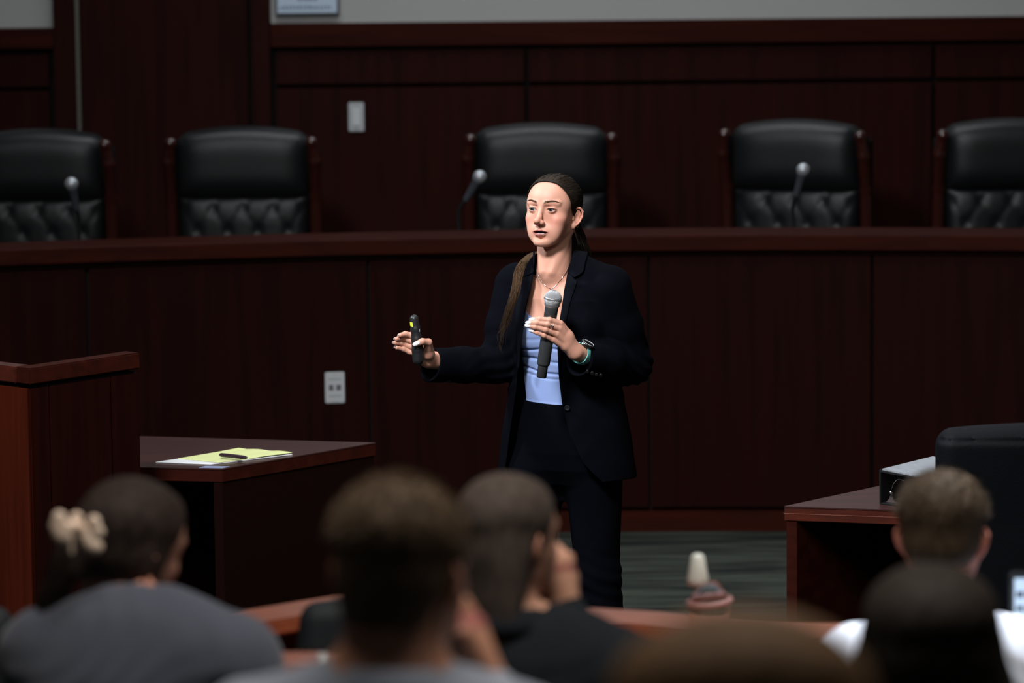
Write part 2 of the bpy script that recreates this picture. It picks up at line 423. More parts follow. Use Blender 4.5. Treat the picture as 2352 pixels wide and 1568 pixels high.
CROP = ([-9.5, -8.0, -6.0, -3.0, -2.2, -1.6, 0.5, 2.5, 4.0, 5.6, 6.4, 7.2, 9.4], [9.0, 6.0, 3.8, 3.4, 1.5, -1.6, -2.2, -3.2, -5.0, -6.4, -8.2, -12, -14])
def hair_cap(R, o, s=1.0, th=0.55, line=SWEPT, soft=0.6, lumps=None, vol=(0, 0, 0), groove=0.0, gc=(0, 9.2, 2.2), necklen=0):
    """a shell over the skull, thinning out at the hairline"""
    F = Field(); F.frame(R, o, 0.01 * s); g = hairline(line)
    F.ell((0, 1.0, 3.2), (7.1 + th + vol[0], 8.9 + th + vol[1], 6.85 + th + vol[2]))
    F.ell((0, -3.0, 2.6), (6.3 + th, 6.1 + th, 5.9 + th), k=2.0)
    F.ell((0, 2.4, -2.0), (6.3 + th + vol[0], 6.8 + th + vol[1], 5.8), k=2.0)
    for L in (lumps or []): F.ell(L[0], L[1], k=L[2] if len(L) > 2 else 1.5)
    def disp(p):
        d = np.zeros(len(p))
        if groove:
            ph = np.arctan2(p[:, 0] - gc[0], p[:, 2] - gc[2])
            d += groove * (np.sin(ph * 47 + 2 * np.sin(ph * 5)) + 0.6 * np.sin(ph * 91 + 1.3)) * np.clip((gc[1] - p[:, 1]) / 6, 0.2, 1)
        d += 0.05 * np.sin(p[:, 0] * 1.3 + p[:, 2]) * np.sin(p[:, 1] * 1.1)
        return d
    F.raw(disp, (-30, -30, -40), (30, 30, 30), 'd')
    F.raw(lambda p: -g(p), (-30, -30, -40), (30, 30, 30), 'i', soft)
    F.raw(lambda p: -7.8 - p[:, 2], (-30, -30, -40), (30, 30, 30), 'i', soft)
    F.frame(); return F
def skin_col(R, o, s, base=(0.60, 0.335, 0.245), lip=(0.27, 0.075, 0.070), brow=(0.10, 0.052, 0.032), blush=0.18, brow_w=0.34, hl=None):
    Rn = np.array(R)
    def fn(V):
        p = ((V - np.array(o)) @ Rn) / (0.01 * s)
        C = np.tile(np.array(base), (len(V), 1))
        ax = np.abs(p[:, 0])
        def mix(w, c):
            nonlocal C
            w = np.clip(w, 0, 1)[:, None]; C = C * (1 - w) + np.array(c) * w
        fr = p[:, 1] < -4
        ch = np.exp(-(((ax - 4.6) / 2.2) ** 2 + ((p[:, 2] + 3.2) / 1.9) ** 2)) * fr
        mix(ch * blush, (0.62, 0.20, 0.15))
        nz = np.exp(-(((ax) / 1.0) ** 2 + ((p[:, 2] + 3.0) / 2.0) ** 2)) * (p[:, 1] < -9.2); mix(nz * blush, (0.60, 0.21, 0.15))
        ears = (np.abs(p[:, 0]) > 7.2) & (p[:, 1] > -1.5) & (np.abs(p[:, 2] + 1.7) < 4); mix(ears * 0.35, (0.55, 0.16, 0.11))
        # lips follow the modelled upper and lower lip
        zu = -5.78 - 0.12 * np.exp(-(ax / 0.25) ** 2) - 0.085 * ax ** 2 - 0.06 * ax; zl = -7.90 + 0.15 * ax ** 2 + 0.0 * ax
        inl = np.minimum(zu - p[:, 2], p[:, 2] - zl) * (ax < 2.7) * (p[:, 1] < -7.8); mix(np.clip(inl / 0.13, 0, 1) * 0.9, lip)
        inside = (p[:, 1] > -8.75 + 0.16 * ax ** 2) & (p[:, 1] < -6) & (np.abs(p[:, 2] + 6.7) < 0.75) & (ax < 2.3); mix(inside * 1.0, (0.10, 0.02, 0.02))
        # brows: arched band
        bc = 1.95 + 0.62 * np.sin(np.clip((ax - 0.9) / 4.3, 0, 1) * PI * 0.72) - 0.12 * np.clip(ax - 4.0, 0, 2)
        bw = brow_w * np.interp(ax, [0.9, 1.4, 3.6, 5.4], [0.5, 1.15, 0.9, 0.15])
        bz = np.clip(1 - np.abs(p[:, 2] - bc) / bw * 0.75, 0, 1) * (ax > 0.95) * (ax < 5.4) * (p[:, 1] < -4)
        mix(bz * 0.75, brow)
        if hl is not None:                    # roots showing through the skin at the hairline
            g = p[:, 1] - np.interp(p[:, 2], hl[0], hl[1]) + 0.25 * np.sin(p[:, 0] * 9) * np.sin(p[:, 2] * 13)
            mix(np.clip((g + 0.35) / 0.6, 0, 1) * (p[:, 2] > -3.2) * 0.9 * (np.abs(p[:, 0]) < 6.9), (0.03, 0.02, 0.014))
        # eyelid tint and lash line
        ex = (ax - 3.07) / 1.4; ez = p[:, 2] / 0.5; rr = ex ** 2 + ez ** 2
        mix(np.exp(-((rr - 1.2) / 0.35) ** 2) * 0.30 * (p[:, 1] < -6.5), (0.36, 0.16, 0.12))
        return C
    return fn
def add_eyes(root, R, o, s=1.0, gaze=(0, 0), iris=(0.10, 0.13, 0.15), detail=True):
    Rm = Matrix(np.array(R).tolist())
    for m in (-1, 1):
        c = Vector(o) + Rm @ Vector((m * 3.05, -7.38, 0.0)) * 0.01 * s
        G = Rm @ Matrix.Rotation(math.radians(gaze[0]), 3, 'Z') @ Matrix.Rotation(math.radians(gaze[1]), 3, 'X') @ Matrix.Rotation(PI / 2, 3, 'X')
        r = 0.0123 * s; n = 32
        angs = [0.001, 8, 11.5, 13, 22, 26.5, 28, 40, 60, 90, 130, 179.9]
        V = []; 
        for a in angs:
            ra = r * (1.0 if a > 28 else 1.0 + 0.035 * (1 - (a / 28) ** 2))
            for k in range(n):
                w = 2 * PI * k / n; t = math.radians(a)
                V.append(c + G @ Vector((math.sin(t) * math.cos(w), math.sin(t) * math.sin(w), math.cos(t))) * ra)
        Fc = []; mi = []
        for i in range(len(angs) - 1):
            for k in range(n):
                Fc.append((i * n + k, i * n + (k + 1) % n, (i + 1) * n + (k + 1) % n, (i + 1) * n + k))
                mi.append(2 if angs[i + 1] < 12 else 1 if angs[i + 1] < 23 else 3 if angs[i + 1] < 28.5 else 0)
        ms = [mat('eye white', (0.38, 0.35, 0.34), 0.12, coat=0.5), mat('iris', iris, 0.15, coat=0.6, noise=((iris[0] * 0.5, iris[1] * 0.5, iris[2] * 0.5), 900, (1, 1, 1), 2)),
              mat('pupil', (0.004, 0.004, 0.004), 0.08, coat=0.6), mat('iris rim', (0.02, 0.025, 0.03), 0.12, coat=0.6)]
        mesh('eye', V, Fc, None, root, True, mats=ms, midx=mi)
        if detail:                            # brow hairs, then the upper lash line
            g = np.random.RandomState(11 + m); cs = []
            for _ in range(210):
                ax = 1.2 + 4.1 * g.uniform() ** .85; bc = 1.95 + 0.62 * math.sin(min(1, max(0, (ax - 0.9) / 4.3)) * PI * 0.72) - 0.12 * max(0, ax - 4.0)
                bw = 0.25 * float(np.interp(ax, [0.9, 1.4, 3.6, 5.4], [0.5, 1.15, 0.9, 0.15])); z0 = bc + g.uniform(-1, 1) * bw
                sl = float(np.interp(ax, [1, 2, 4, 5.4], [0.9, 0.35, 0.0, -0.35])); L_ = g.uniform(.35, .6)
                cs.append([(m * (ax + L_ * q * math.cos(sl)), z0 + L_ * q * math.sin(sl)) for q in (0, .35, .7, 1)])
            fl = np.array(cs).reshape(-1, 2); lo_, hi_ = np.full(len(fl), -12.0), np.full(len(fl), -4.0)
            for _i in range(16):
                md = (lo_ + hi_) / 2; ins = HFIELD.eval(np.array(o) + (np.c_[fl[:, 0], md, fl[:, 1]] * 0.01 * s) @ np.array(R).T) < 0
                hi_ = np.where(ins, md, hi_); lo_ = np.where(ins, lo_, md)
            pts3 = np.array(o) + (np.c_[fl[:, 0], lo_ - np.tile([0.0, .03, .05, .04], len(cs)), fl[:, 1]] * 0.01 * s) @ np.array(R).T
            strands('eyebrow', list(pts3.reshape(len(cs), 4, 3)), .00034, mat('brow hair', (0.060, 0.030, 0.018), 0.9, spec=0.0), root)
            pts = []
            for t in np.linspace(-1, 1, 11):
                x = m * (2.98 + 1.52 * t * (1 if m > 0 else -1)); zz = -0.02 + 0.43 * math.sqrt(max(0, 1 - (t * 0.98) ** 2)) + 0.02 + 0.07 * t * (1 if m > 0 else -1) * m
                y = -7.38 - math.sqrt(max(0.01, 1.43 ** 2 - (x - m * 3.05) ** 2 - zz ** 2))
                pts.append(Vector(o) + Rm @ Vector((x, y - 0.03, zz)) * 0.01 * s)
            b = MB(); b.tube(pts, [0.0004 + 0.0009 * math.sin(PI * (i + 0.6) / 11.2) for i in range(11)], 6)
            b.build('eyelashes', mat('lash', (0.012, 0.008, 0.007), 0.6), root)
def strands(name, curves, rad, material, parent, colfn=None, n=3):
    """many tapering hair strands as one mesh; curves: list of point lists"""
    V = []; Fc = []
    for ci, pts in enumerate(curves):
        pts = [Vector(p) for p in pts]; m = len(pts); k0 = len(V); r0 = rad[ci] if hasattr(rad, '__len__') else rad
        for i, p in enumerate(pts):
            t = (pts[min(i + 1, m - 1)] - pts[max(i - 1, 0)]).normalized()
            a = t.cross(Vector((0.31, 0.87, 0.38))); a = a.normalized() if a.length > 1e-5 else t.orthogonal().normalized(); b = t.cross(a)
            f = r0 * (math.sin(PI * min(1.0, (i + 0.35) / (m - 0.5)) ** 0.75) * 0.85 + 0.15)
            for k in range(n):
                w = 2 * PI * k / n; V.append(p + (a * math.cos(w) + b * math.sin(w)) * f)
        for i in range(m - 1):
            for k in range(n):
                Fc.append((k0 + i * n + k, k0 + i * n + (k + 1) % n, k0 + (i + 1) * n + (k + 1) % n, k0 + (i + 1) * n + k))
    me = bpy.data.meshes.new(name); V = np.array([tuple(v) for v in V], np.float32); Q = np.array(Fc, np.int32)
    me.vertices.add(len(V)); me.vertices.foreach_set('co', V.ravel()); me.loops.add(Q.size); me.loops.foreach_set('vertex_index', Q.ravel())
    me.polygons.add(len(Q)); me.polygons.foreach_set('loop_start', np.arange(0, Q.size, 4, dtype=np.int32)); me.polygons.foreach_set('use_smooth', np.ones(len(Q), bool))
    me.update(calc_edges=True); me.materials.append(material)
    if colfn is not None:
        C = colfn(V); at = me.color_attributes.new('Col', 'FLOAT_COLOR', 'POINT'); at.data.foreach_set('color', np.c_[C, np.ones(len(C))].astype(np.float32).ravel())
    return link(name, me, parent)
M_SKIN = mat('skin', (0.6, 0.35, 0.27), 0.5, spec=0.36, sub=0.14, attr='Col', bump=(700, 0.08, (1, 1, 1)))
M_HAIR = mat('dark brown hair', (0.018, 0.012, 0.009), 0.42, spec=0.5, noise=((0.035, 0.022, 0.014), 60, (1, 1, 1), 3))

# ---------------------------------------------------------------- the speaker
def W(px, py, d=0.0): return P(px, py, YW + d)
WO = W(1300, 1715)
woman = thing('person', 'woman in a black blazer and light blue top holding a microphone and presentation clicker', 'person', (WO.x, YW, 0.0))
HR = rotm(27, 4, 0.5); HO = np.array(W(1272.5, 480)); HS = 0.985
tyaw = math.radians(28); tc, ts = math.cos(tyaw), math.sin(tyaw)
TR = np.array([[tc, ts, 0], [-ts, tc, 0], [0, 0, 1]])   # torso frame: +x her left, -y her front, +z up
_o = W(1298, 760, 0.02); TO = np.array((_o.x, _o.y, 0.0))
def zc(py): return W(1300, py).z * 100         # height in cm of a pixel row at her distance
def T(u, v, z): return TO + TR @ np.array((u, v, z)) * 0.01
def loft(zs, cx, cy, a, b, pw=2.0):            # stack of elliptical sections, cm, torso frame
    zs, cx, cy, a, b = [np.array(q, float) for q in (zs, cx, cy, a, b)]
    def fn(p):
        z = p[:, 2]; A = np.interp(z, zs, a); B = np.interp(z, zs, b)
        x = p[:, 0] - np.interp(z, zs, cx); y = p[:, 1] - np.interp(z, zs, cy)
        k0 = np.sqrt((x / A) ** 2 + (y / B) ** 2) + 1e-6; k1 = np.sqrt((x / A ** 2) ** 2 + (y / B ** 2) ** 2) + 1e-6
        return np.maximum(k0 * (k0 - 1) / k1, np.maximum(zs[0] - z, z - zs[-1]))
    return fn, (cx.min() - a.max(), cy.min() - b.max(), zs[0]), (cx.max() + a.max(), cy.max() + b.max(), zs[-1])
zS = zc(640) - 1.0; zW = zc(915); zH = zc(1080)
# arm joints (world)
aL_sh, aL_el, aL_wr = W(1402, 660, -0.07), W(1452, 836, -0.02), W(1322, 808, -0.215)   # her left arm, on the picture's right
aR_sh, aR_el, aR_wr = W(1182, 655, 0.10), W(1140, 838, 0.05), W(984, 826, -0.10)       # her right arm
_c = W(1258, 760, -0.245)
# --- hands
def nail(mb, tip, base, up, w=0.0050, l=0.011, ext=0.005, h=0.0035):
    tip = Vector(tip); d = (tip - Vector(base)).normalized(); up = Vector(up); up = (up - d * up.dot(d)).normalized(); s = d.cross(up)
    c = tip + up * h - d * 0.001
    V = []; Fc = []; n = 6; m = 7
    for i in range(m):
        t = i / (m - 1); x = -l + (l + ext) * t; ww = w * (0.75 + 0.25 * math.sin(PI * min(1, t * 1.1))) * (1 if t < 0.85 else 0.8)
        for k in range(n + 1):
            a = (k / n - 0.5) * 2; V.append(c + d * x + s * ww * a + up * (0.0022 * (1 - a * a) - 0.006 * max(0, t - 0.45) ** 1.5))
    q = len(V); V += [v - up * 0.0009 for v in V]
    for i in range(m - 1):
        for k in range(n):
            a = i * (n + 1) + k; Fc.append((a, a + 1, a + n + 2, a + n + 1)); Fc.append((q + a, q + a + n + 1, q + a + n + 2, q + a + 1))
    for i in range(m - 1):
        for k in (0, n):
            a = i * (n + 1) + k; Fc.append((a, a + n + 1, q + a + n + 1, q + a))
    for k in range(n):
        for i in (0, m - 1):
            a = i * (n + 1) + k; Fc.append((a, a + 1, q + a + 1, q + a))
    mb.add(V, Fc, True)
def wv(*a): return np.array(W(*a))
# left hand: four fingers laid across the microphone
dm = -0.235                                     # depth of the microphone axis
LH = {'index': [wv(1287, 743, dm - .016), wv(1262, 735, dm - .030), wv(1240, 733, dm - .029), wv(1222, 733.5, dm - .022)],
      'middle': [wv(1285, 754, dm - .018), wv(1258, 744.5, dm - .033), wv(1233, 741, dm - .032), wv(1214, 741, dm - .022)],
      'ring': [wv(1279, 767, dm - .018), wv(1254, 757, dm - .032), wv(1230, 750.5, dm - .031), wv(1212, 748, dm - .022)],
      'little': [wv(1270, 779, dm - .015), wv(1250, 770, dm - .027), wv(1234, 763.5, dm - .027), wv(1221, 759.5, dm - .020)]}
LR = {'index': [.0095, .0085, .0076, .0066], 'middle': [.0095, .0086, .0077, .0066], 'ring': [.0092, .0082, .0074, .0063], 'little': [.0082, .0072, .0065, .0056]}
LT = [wv(1303, 772, dm + .004), wv(1290, 748, dm + .020), wv(1270, 736, dm + .030), wv(1250, 737, dm + .028)]
RH = {'index': [wv(958, 778, -.125), wv(944, 770, -.118), wv(931, 767, -.124), wv(920, 769.5, -.136)],
      'middle': [wv(957, 788, -.120), wv(938, 780, -.112), wv(924, 776, -.118), wv(911, 778, -.130)],
      'ring': [wv(957, 799, -.118), wv(936, 793, -.108), wv(921, 787, -.114), wv(907.5, 787, -.126)],
      'little': [wv(959, 812, -.118), wv(940, 808, -.110), wv(926, 802, -.115), wv(912, 798.5, -.126)]}
RR = {'index': [.0098, .0086, .0078, .0068], 'middle': [.0098, .0086, .0078, .0067], 'ring': [.0094, .0082, .0074, .0064], 'little': [.0084, .0074, .0066, .0057]}
dk = -0.150                                     # depth of the clicker axis
RT = [wv(984, 812, -.128), wv(984, 786, -.158), wv(970, 784, dk - .024), wv(956, 790, dk - .024)]
B = Field()
add_head(B, HR, HO, HS, True, necklen=13.5, neckdir=(0.2, 1.0), mouth=0.42, neckr=4.85)
B.frame(HR, HO, .01 * HS)
for m in (-1, 1): B.cap((m * 5.2, 1.6, -5.5), (m * 1.5, -3.3, -18.5), .95, .75, k=1.3)
B.ell((0, -3.9, -12), (.9, .6, 1.6), k=.9)
B.frame(TR, TO, 0.01)
B.raw(*loft([80, 85, 92, 100, 110, 121, 130, 135], [0] * 8, [0, 0, 0, 0, 0, 0, 0.5, 1], [8, 14.0, 13.3, 11.6, 12.6, 14.5, 15, 12.5], [5, 9.2, 9.2, 8.2, 8.8, 10.2, 8.4, 6]), k=2.5)
B.cap((-12, 1.0, zS - 2.5), (12, 1.0, zS - 2.5), 4.6, 4.6, k=3)
B.cap((-5, 2, zS + 2.0), (-13, 1, zS - 2), 3.2, 4.0, k=3); B.cap((5, 2, zS + 2.0), (13, 1, zS - 2), 3.2, 4.0, k=3)
B.ell((0, -2, zS - 5), (10, 5.6, 6), k=3)
for m in (-1, 1):
    B.ell((m * 6.6, -6.2, 121), (6.2, 4.6, 6.6), k=2.0)
    B.cap((m * 1.6, -4.8, zS - 0.2), (m * 10.5, -2.6, zS + 0.8), 0.8, 0.7, k=1.2)    # collar bones
B.frame()
BTORSO = Field(); BTORSO.P = list(B.P)
B.chain([aL_sh, aL_el, np.array(aL_el) * .5 + np.array(aL_wr) * .5, aL_wr], [.042, .036, .032, .0245], k=.02)
B.chain([aR_sh, aR_el, np.array(aR_el) * .5 + np.array(aR_wr) * .5, aR_wr], [.042, .036, .032, .0245], k=.02)
# palms
def palm(F, wr, H, thumb, thick=.011):
    for nm, q in H.items():
        mid = np.array(wr) * 0.55 + q[0] * 0.45
        F.cap(wr, mid, .0175, .014, k=.010); F.cap(mid, q[0], .0135, .0102 if nm != 'little' else .0092, k=.006)
    F.chain([np.array(wr) * .75 + thumb[0] * .25, thumb[0], thumb[1]], [.016, .0165, .0112], k=.010)
palm(B, aL_wr, LH, LT); palm(B, aR_wr, RH, RT)
for H, Rr, TT in ((LH, LR, LT), (RH, RR, RT)):
    for nm, q in H.items():
        f = Field(); f.chain(q, Rr[nm], k=.0015)
        for i in (1, 2): f.ell(q[i], (Rr[nm][i] * 1.07,) * 3, k=.003)
        B.sub(f, 'u', .0022)
    f = Field(); f.chain(TT[1:], [.0110, .0095, .0080], k=.003); B.sub(f, 'u', .003)
# legs inside the trousers, down to the floor
kL, kR = W(1374, 1342, -.06), W(1216, 1345, -.02)
hipL, hipR = W(1362, 1085, -.01), W(1232, 1085, .04)
anL, anR = Vector((W(1440, 1600).x, YW + .09, .09)), Vector((W(1200, 1650).x, YW + .02, .09))
B.chain([hipL, kL, anL], [.078, .052, .036], k=.03); B.chain([hipR, kR, anR], [.078, .052, .036], k=.03)
for an in (anL, anR): B.cap(an + Vector((0, 0, -.02)), an + Vector((-.07, -.11, -.065)), .032, .022, k=.02)
netmesh('body', B, 0.0015, M_SKIN, woman, skin_col(HR, HO, HS, base=(0.57, 0.283, 0.200), hl=SWEPT, blush=.42))
HFIELD = B
add_eyes(woman, HR, HO, HS, gaze=(0, 3), iris=(0.040, 0.050, 0.060))
def HW(x, y, z): return Vector(HO) + Matrix(HR.tolist()) @ Vector((x, y, z)) * 0.01 * HS
tb = MB()
for i in range(-3, 4):                          # lower teeth
    a = i * 0.36; tb.box((-.0017, -.0012, -.0022), (.0017, .0012, .0022), Matrix(HR.tolist()), HW(a, -8.72 + 0.12 * a * a, -7.12), 0.0006)
tb.build('teeth', mat('teeth', (0.62, 0.58, 0.54), 0.2, coat=0.4), woman)
M_NAIL = mat('white nail polish', (0.80, 0.78, 0.80), 0.15, coat=0.7)
def put_nail(tip, base, up, **k):
    nb = MB(); nail(nb, tip, base, up, **k); nb.build('fingernail', M_NAIL, woman)
for nm in LH: put_nail(LH[nm][3], LH[nm][2], Vector((-.35, -1, .35)), l=.009, ext=.0090, w=.0050 if nm != 'little' else .0043, h=LR[nm][3] - .0012)
put_nail(RT[3], RT[2], Vector((0, -1, .35)), w=.0062, l=.011, ext=.011, h=.0070)
for nm in RH: put_nail(RH[nm][3], RH[nm][2], Vector((-.55, .75, .45)), l=.009, ext=.0095, w=.0048, h=.0048)

# ---------------------------------------------------------------- clothes and hair of the speaker
M_SUIT = mat('navy black wool', (0.0017, 0.0019, 0.0036), 0.9, spec=0.04, bump=(900, 0.25, (1, 1, 1)))
M_TROUS = mat('black trouser cloth', (0.0013, 0.0015, 0.0030), 0.9, spec=0.04, bump=(900, 0.2, (1, 1, 1)))
M_BLUE = mat('light blue knit', (0.25, 0.335, 0.60), 0.75, spec=0.2, bump=(1200, 0.2, (1, 1, 1)))
def px2z(px, py, d=-0.1): q = W(px, py, d); return q.x, q.z
def armfield(F, sh, el, cu, r, k=.02):
    el2 = np.array(el); F.chain([np.array(sh), np.array(sh) * .5 + el2 * .5 , el2, el2 * .5 + np.array(cu) * .5, np.array(cu)], r, k=k)
cuL, cuR = W(1330, 824, -.185), W(989, 838, -.085)
def jacket_outer(off=0.0, sleeves=True):
    F = Field(); F.frame(TR, TO, 0.01)
    F.raw(*loft([77.5, 86, 94, 101, 108, 116, 124, 130, 133.5], [0] * 9, [0.5, .5, .3, 0, 0, -.4, -.5, 0, .5],
                np.array([21.6, 20.6, 19.4, 18.0, 17.0, 17.0, 17.2, 16.6, 14.5]) + off, np.array([15.8, 15.0, 13.6, 12.2, 12.0, 12.6, 12.6, 11, 8.0]) + off), k=2)
    for m in (-1, 1):
        F.cap((m * 5.0, .8, zc(588) - 4.5), (m * 14.8, .3, zc(612) - 4.9), 4.9 + off, 5.2 + off, k=3.5)
        F.ell((m * 6.5, -3.0, zS - 3.5), (6.3 + off, 5.4 + off, 5.8 + off), k=3)
        F.ell((m * 6.8, -7.6, 121.5), (6.8 + off, 5.2 + off, 7.5 + off), k=3)
    F.frame()
    if sleeves:
        armfield(F, aL_sh, aL_el, cuL, [.062, .061, .0575, .055, .0515])
        armfield(F, aR_sh, aR_el, cuR, [.060, .055, .053, .050, .0505])
    return F
xl = np.array([px2z(*q) for q in [(1226, 560), (1226, 625), (1210, 700), (1199, 780), (1191, 850), (1186, 905), (1172, 1000), (1158, 1110)]])
xr = np.array([px2z(*q) for q in [(1318, 560), (1304, 625), (1292, 700), (1283, 760), (1280, 800), (1283, 860), (1290, 922), (1310, 1000), (1340, 1060), (1395, 1115)]])
def opening(p):
    L_ = np.interp(p[:, 2], xl[::-1, 1], xl[::-1, 0]); R_ = np.interp(p[:, 2], xr[::-1, 1], xr[::-1, 0])
    v = (p - TO) @ TR
    return np.maximum(np.maximum(L_ - p[:, 0], p[:, 0] - R_), v[:, 1] + 0.015)
def folds(F, amp=1.0):
    el, er = np.array(aL_el), np.array(aR_el)
    def fn(p):
        d = np.zeros(len(p))
        for c, dr, w in ((el, np.array((0.55, 0.2, 0.83)), .10), (er, np.array((-.5, 0.2, .85)), .09)):
            q = p - c; r = np.sqrt((q * q).sum(1)); s = q @ dr
            ph = s * 190 + 2.2 * np.sin(q[:, 0] * 38) + 1.4 * np.sin(q[:, 2] * 31 + 1)
            d += amp * 0.0030 * np.exp(-(r / w) ** 2) * np.sin(ph)
        d += amp * 0.0016 * np.sin(p[:, 2] * 42 + 3 * np.sin(p[:, 0] * 17) + p[:, 1] * 20) * np.sin(p[:, 0] * 29 + 2 * np.sin(p[:, 2] * 11))
        return d
    F.raw(fn, (-9, -9, -9), (99, 99, 99), 'd')
J = jacket_outer(); folds(J)
JI = jacket_outer(-0.7, False)
nk = T(-0.6, -1.5, 0)
JI.cap(T(-1.6, -4.6, 128), T(-1.6, -4.2, 147), .056, .052, k=.01)
J.sub(JI, 's', .003)
J.raw(opening, (-9, -9, -9), (99, 99, 99), 's', .003)
for cu, el in ((cuL, aL_el), (cuR, aR_el)):
    cu_, dr = np.array(cu), (np.array(cu) - np.array(el)); dr = dr / np.linalg.norm(dr)
    if cu is cuR: dr = dr * 0.97 + np.array((0, 0, .24)); dr /= np.linalg.norm(dr)
    J.raw((lambda c, n: (lambda p: np.maximum(np.sqrt(((p - c) ** 2).sum(1)) - .12, -((p - c) @ n))))(cu_, dr), cu_ - .12, cu_ + .12, 's', .002)
    J.cap(cu_ - dr * .05, cu_ + dr * .05, .040, .0465, 's', .003)
netmesh('blazer', J, 0.0028, M_SUIT, woman)
# draping flat pieces of cloth over the chest
JO = jacket_outer(0.0, False); BODY = BTORSO
def drape(pp, off):
    D = np.array([tuple(ray(*q).normalized()) for q in pp]); O = np.array((0, 0, CAM_H)); t = (YW - 0.40) / D[:, 1]
    for _ in range(70):
        X = O + D * t[:, None]; t = np.minimum(t, (YW + .075) / D[:, 1]); t = t + np.clip(np.minimum(JO.eval(X), BODY.eval(X)) - off, -.02, .05) * 0.7
    t = np.minimum(t, (YW + .075) / D[:, 1])
    return O + D * t[:, None]
def cloth_piece(name, inner, outer, off, thick, material, parent, n=30, m=9, roll=0.003):
    I_ = np.array(spline(inner, n)); O_ = np.array(spline(outer, n)); g = []
    for i in range(n):
        for k in range(m): g.append(I_[i] + (O_[i] - I_[i]) * k / (m - 1))
    X = drape(g, off)
    for i in range(n):                        # the folded inner edge rolls back towards the body
        for k in range(m):
            c = k / (m - 1); X[i * m + k] += np.array((0, 1, 0)) * roll * ((1 - c) ** 5) + np.array((0, 1, 0)) * 0.003 * c ** 6
    V = [Vector(x) for x in X]; q = len(V); V += [v + Vector((0, thick, 0)) for v in V]; Fc = []
    for i in range(n - 1):
        for k in range(m - 1):
            a = i * m + k; Fc.append((a, a + 1, a + m + 1, a + m)); Fc.append((q + a, q + a + m, q + a + m + 1, q + a + 1))
    for i in range(n - 1):
        for k in (0, m - 1): a = i * m + k; Fc.append((a, a + m, q + a + m, q + a))
    for k in range(m - 1):
        for i in (0, n - 1): a = i * m + k; Fc.append((a, a + 1, q + a + 1, q + a))
    return mesh(name, V, Fc, material, parent, True)
blz = [o for o in bpy.data.objects if o.name == 'blazer'][0]
M_LAP = mat('lapel wool', (0.0024, 0.0027, 0.0048), 0.85, spec=0.05, bump=(900, 0.2, (1, 1, 1)))
cloth_piece('lapel', [(1305, 620), (1297, 660), (1291, 700), (1285, 740), (1281, 790), (1284, 870)], [(1319, 641), (1324, 648), (1311, 688), (1300, 737), (1291, 795), (1286, 872)], .009, .003, M_LAP, blz)
cloth_piece('collar_leaf', [(1319, 574), (1312, 596), (1306, 614), (1304, 624)], [(1350, 578), (1344, 602), (1338, 624), (1319, 637)], .011, .003, M_LAP, blz)
cloth_piece('lapel', [(1226, 622), (1220, 660), (1210, 700), (1200, 770), (1192, 850)], [(1198, 640), (1189, 652), (1184, 700), (1186, 765), (1189, 852)], .009, .003, M_LAP, blz)
cloth_piece('collar_leaf', [(1229, 576), (1228, 598), (1227, 614), (1226, 626)], [(1208, 584), (1203, 606), (1198, 626), (1201, 636)], .011, .003, M_LAP, blz)
# collar around the back of the neck, meeting the lapels
cb = MB(); V = []; n = 40; prof = [(-0.2, -5.0), (0.0, -1.5), (0.15, 1.2), (0.7, 1.5), (1.4, 0.6), (2.4, -2.0), (3.4, -4.2), (2.9, -4.6), (2.0, -2.4), (1.0, -0.5), (0.45, -1.2), (0.4, -5.0)]
for i in range(n + 1):
    a = math.radians(12 + 160 * i / n)        # from her left front round the back to her right front
    e = abs(i / n - 0.5) * 2; rr = 5.3 + 0.5 * e ** 3; zt = 142.6 - 6.0 * e ** 2.2
    for dr_, dz in prof:
        r_ = rr + dr_ * (0.9 + 0.35 * e); V.append(Vector(T(-1.6 + r_ * math.cos(a) * 1.04, -4.2 + r_ * math.sin(a) * (1.0 if math.sin(a) > 0 else 1.5), zt + dz)))
m = len(prof); Fc = [(i * m + k, i * m + (k + 1) % m, (i + 1) * m + (k + 1) % m, (i + 1) * m + k) for i in range(n) for k in range(m)]
cb.add(V, Fc, True); cb.add(V[:m], [tuple(range(m))]); cb.add(V[-m:], [tuple(range(m))]); cb.build('collar', M_LAP, blz)
def button(px, py, r, off=.006):
    c = drape([(px, py)], off)[0]; b = MB(); Rb = alignz((-.3, -1, .1))
    b.lathe([(r * .2, .0005), (r * .6, .0005), (r * .8, .0014), (r, .001), (r, -.002)], c, Rb, 16)
    return b.build('button', mat('dark horn button', (0.006, 0.006, 0.007), 0.5, spec=.25), blz)
button(1303, 937, .0085)
for px, py, dd in ((1349, 853, -.225), (1360, 857, -.224), (1370, 860, -.222), (1380, 862, -.218)):
    b = MB(); b.lathe([(.001, .001), (.0035, .001), (.0048, .0013), (.0048, -.003)], W(px, py, dd), alignz((0, -1, -.35)), 14)
    b.build('button', mat('dark horn button', (0, 0, 0)), blz)
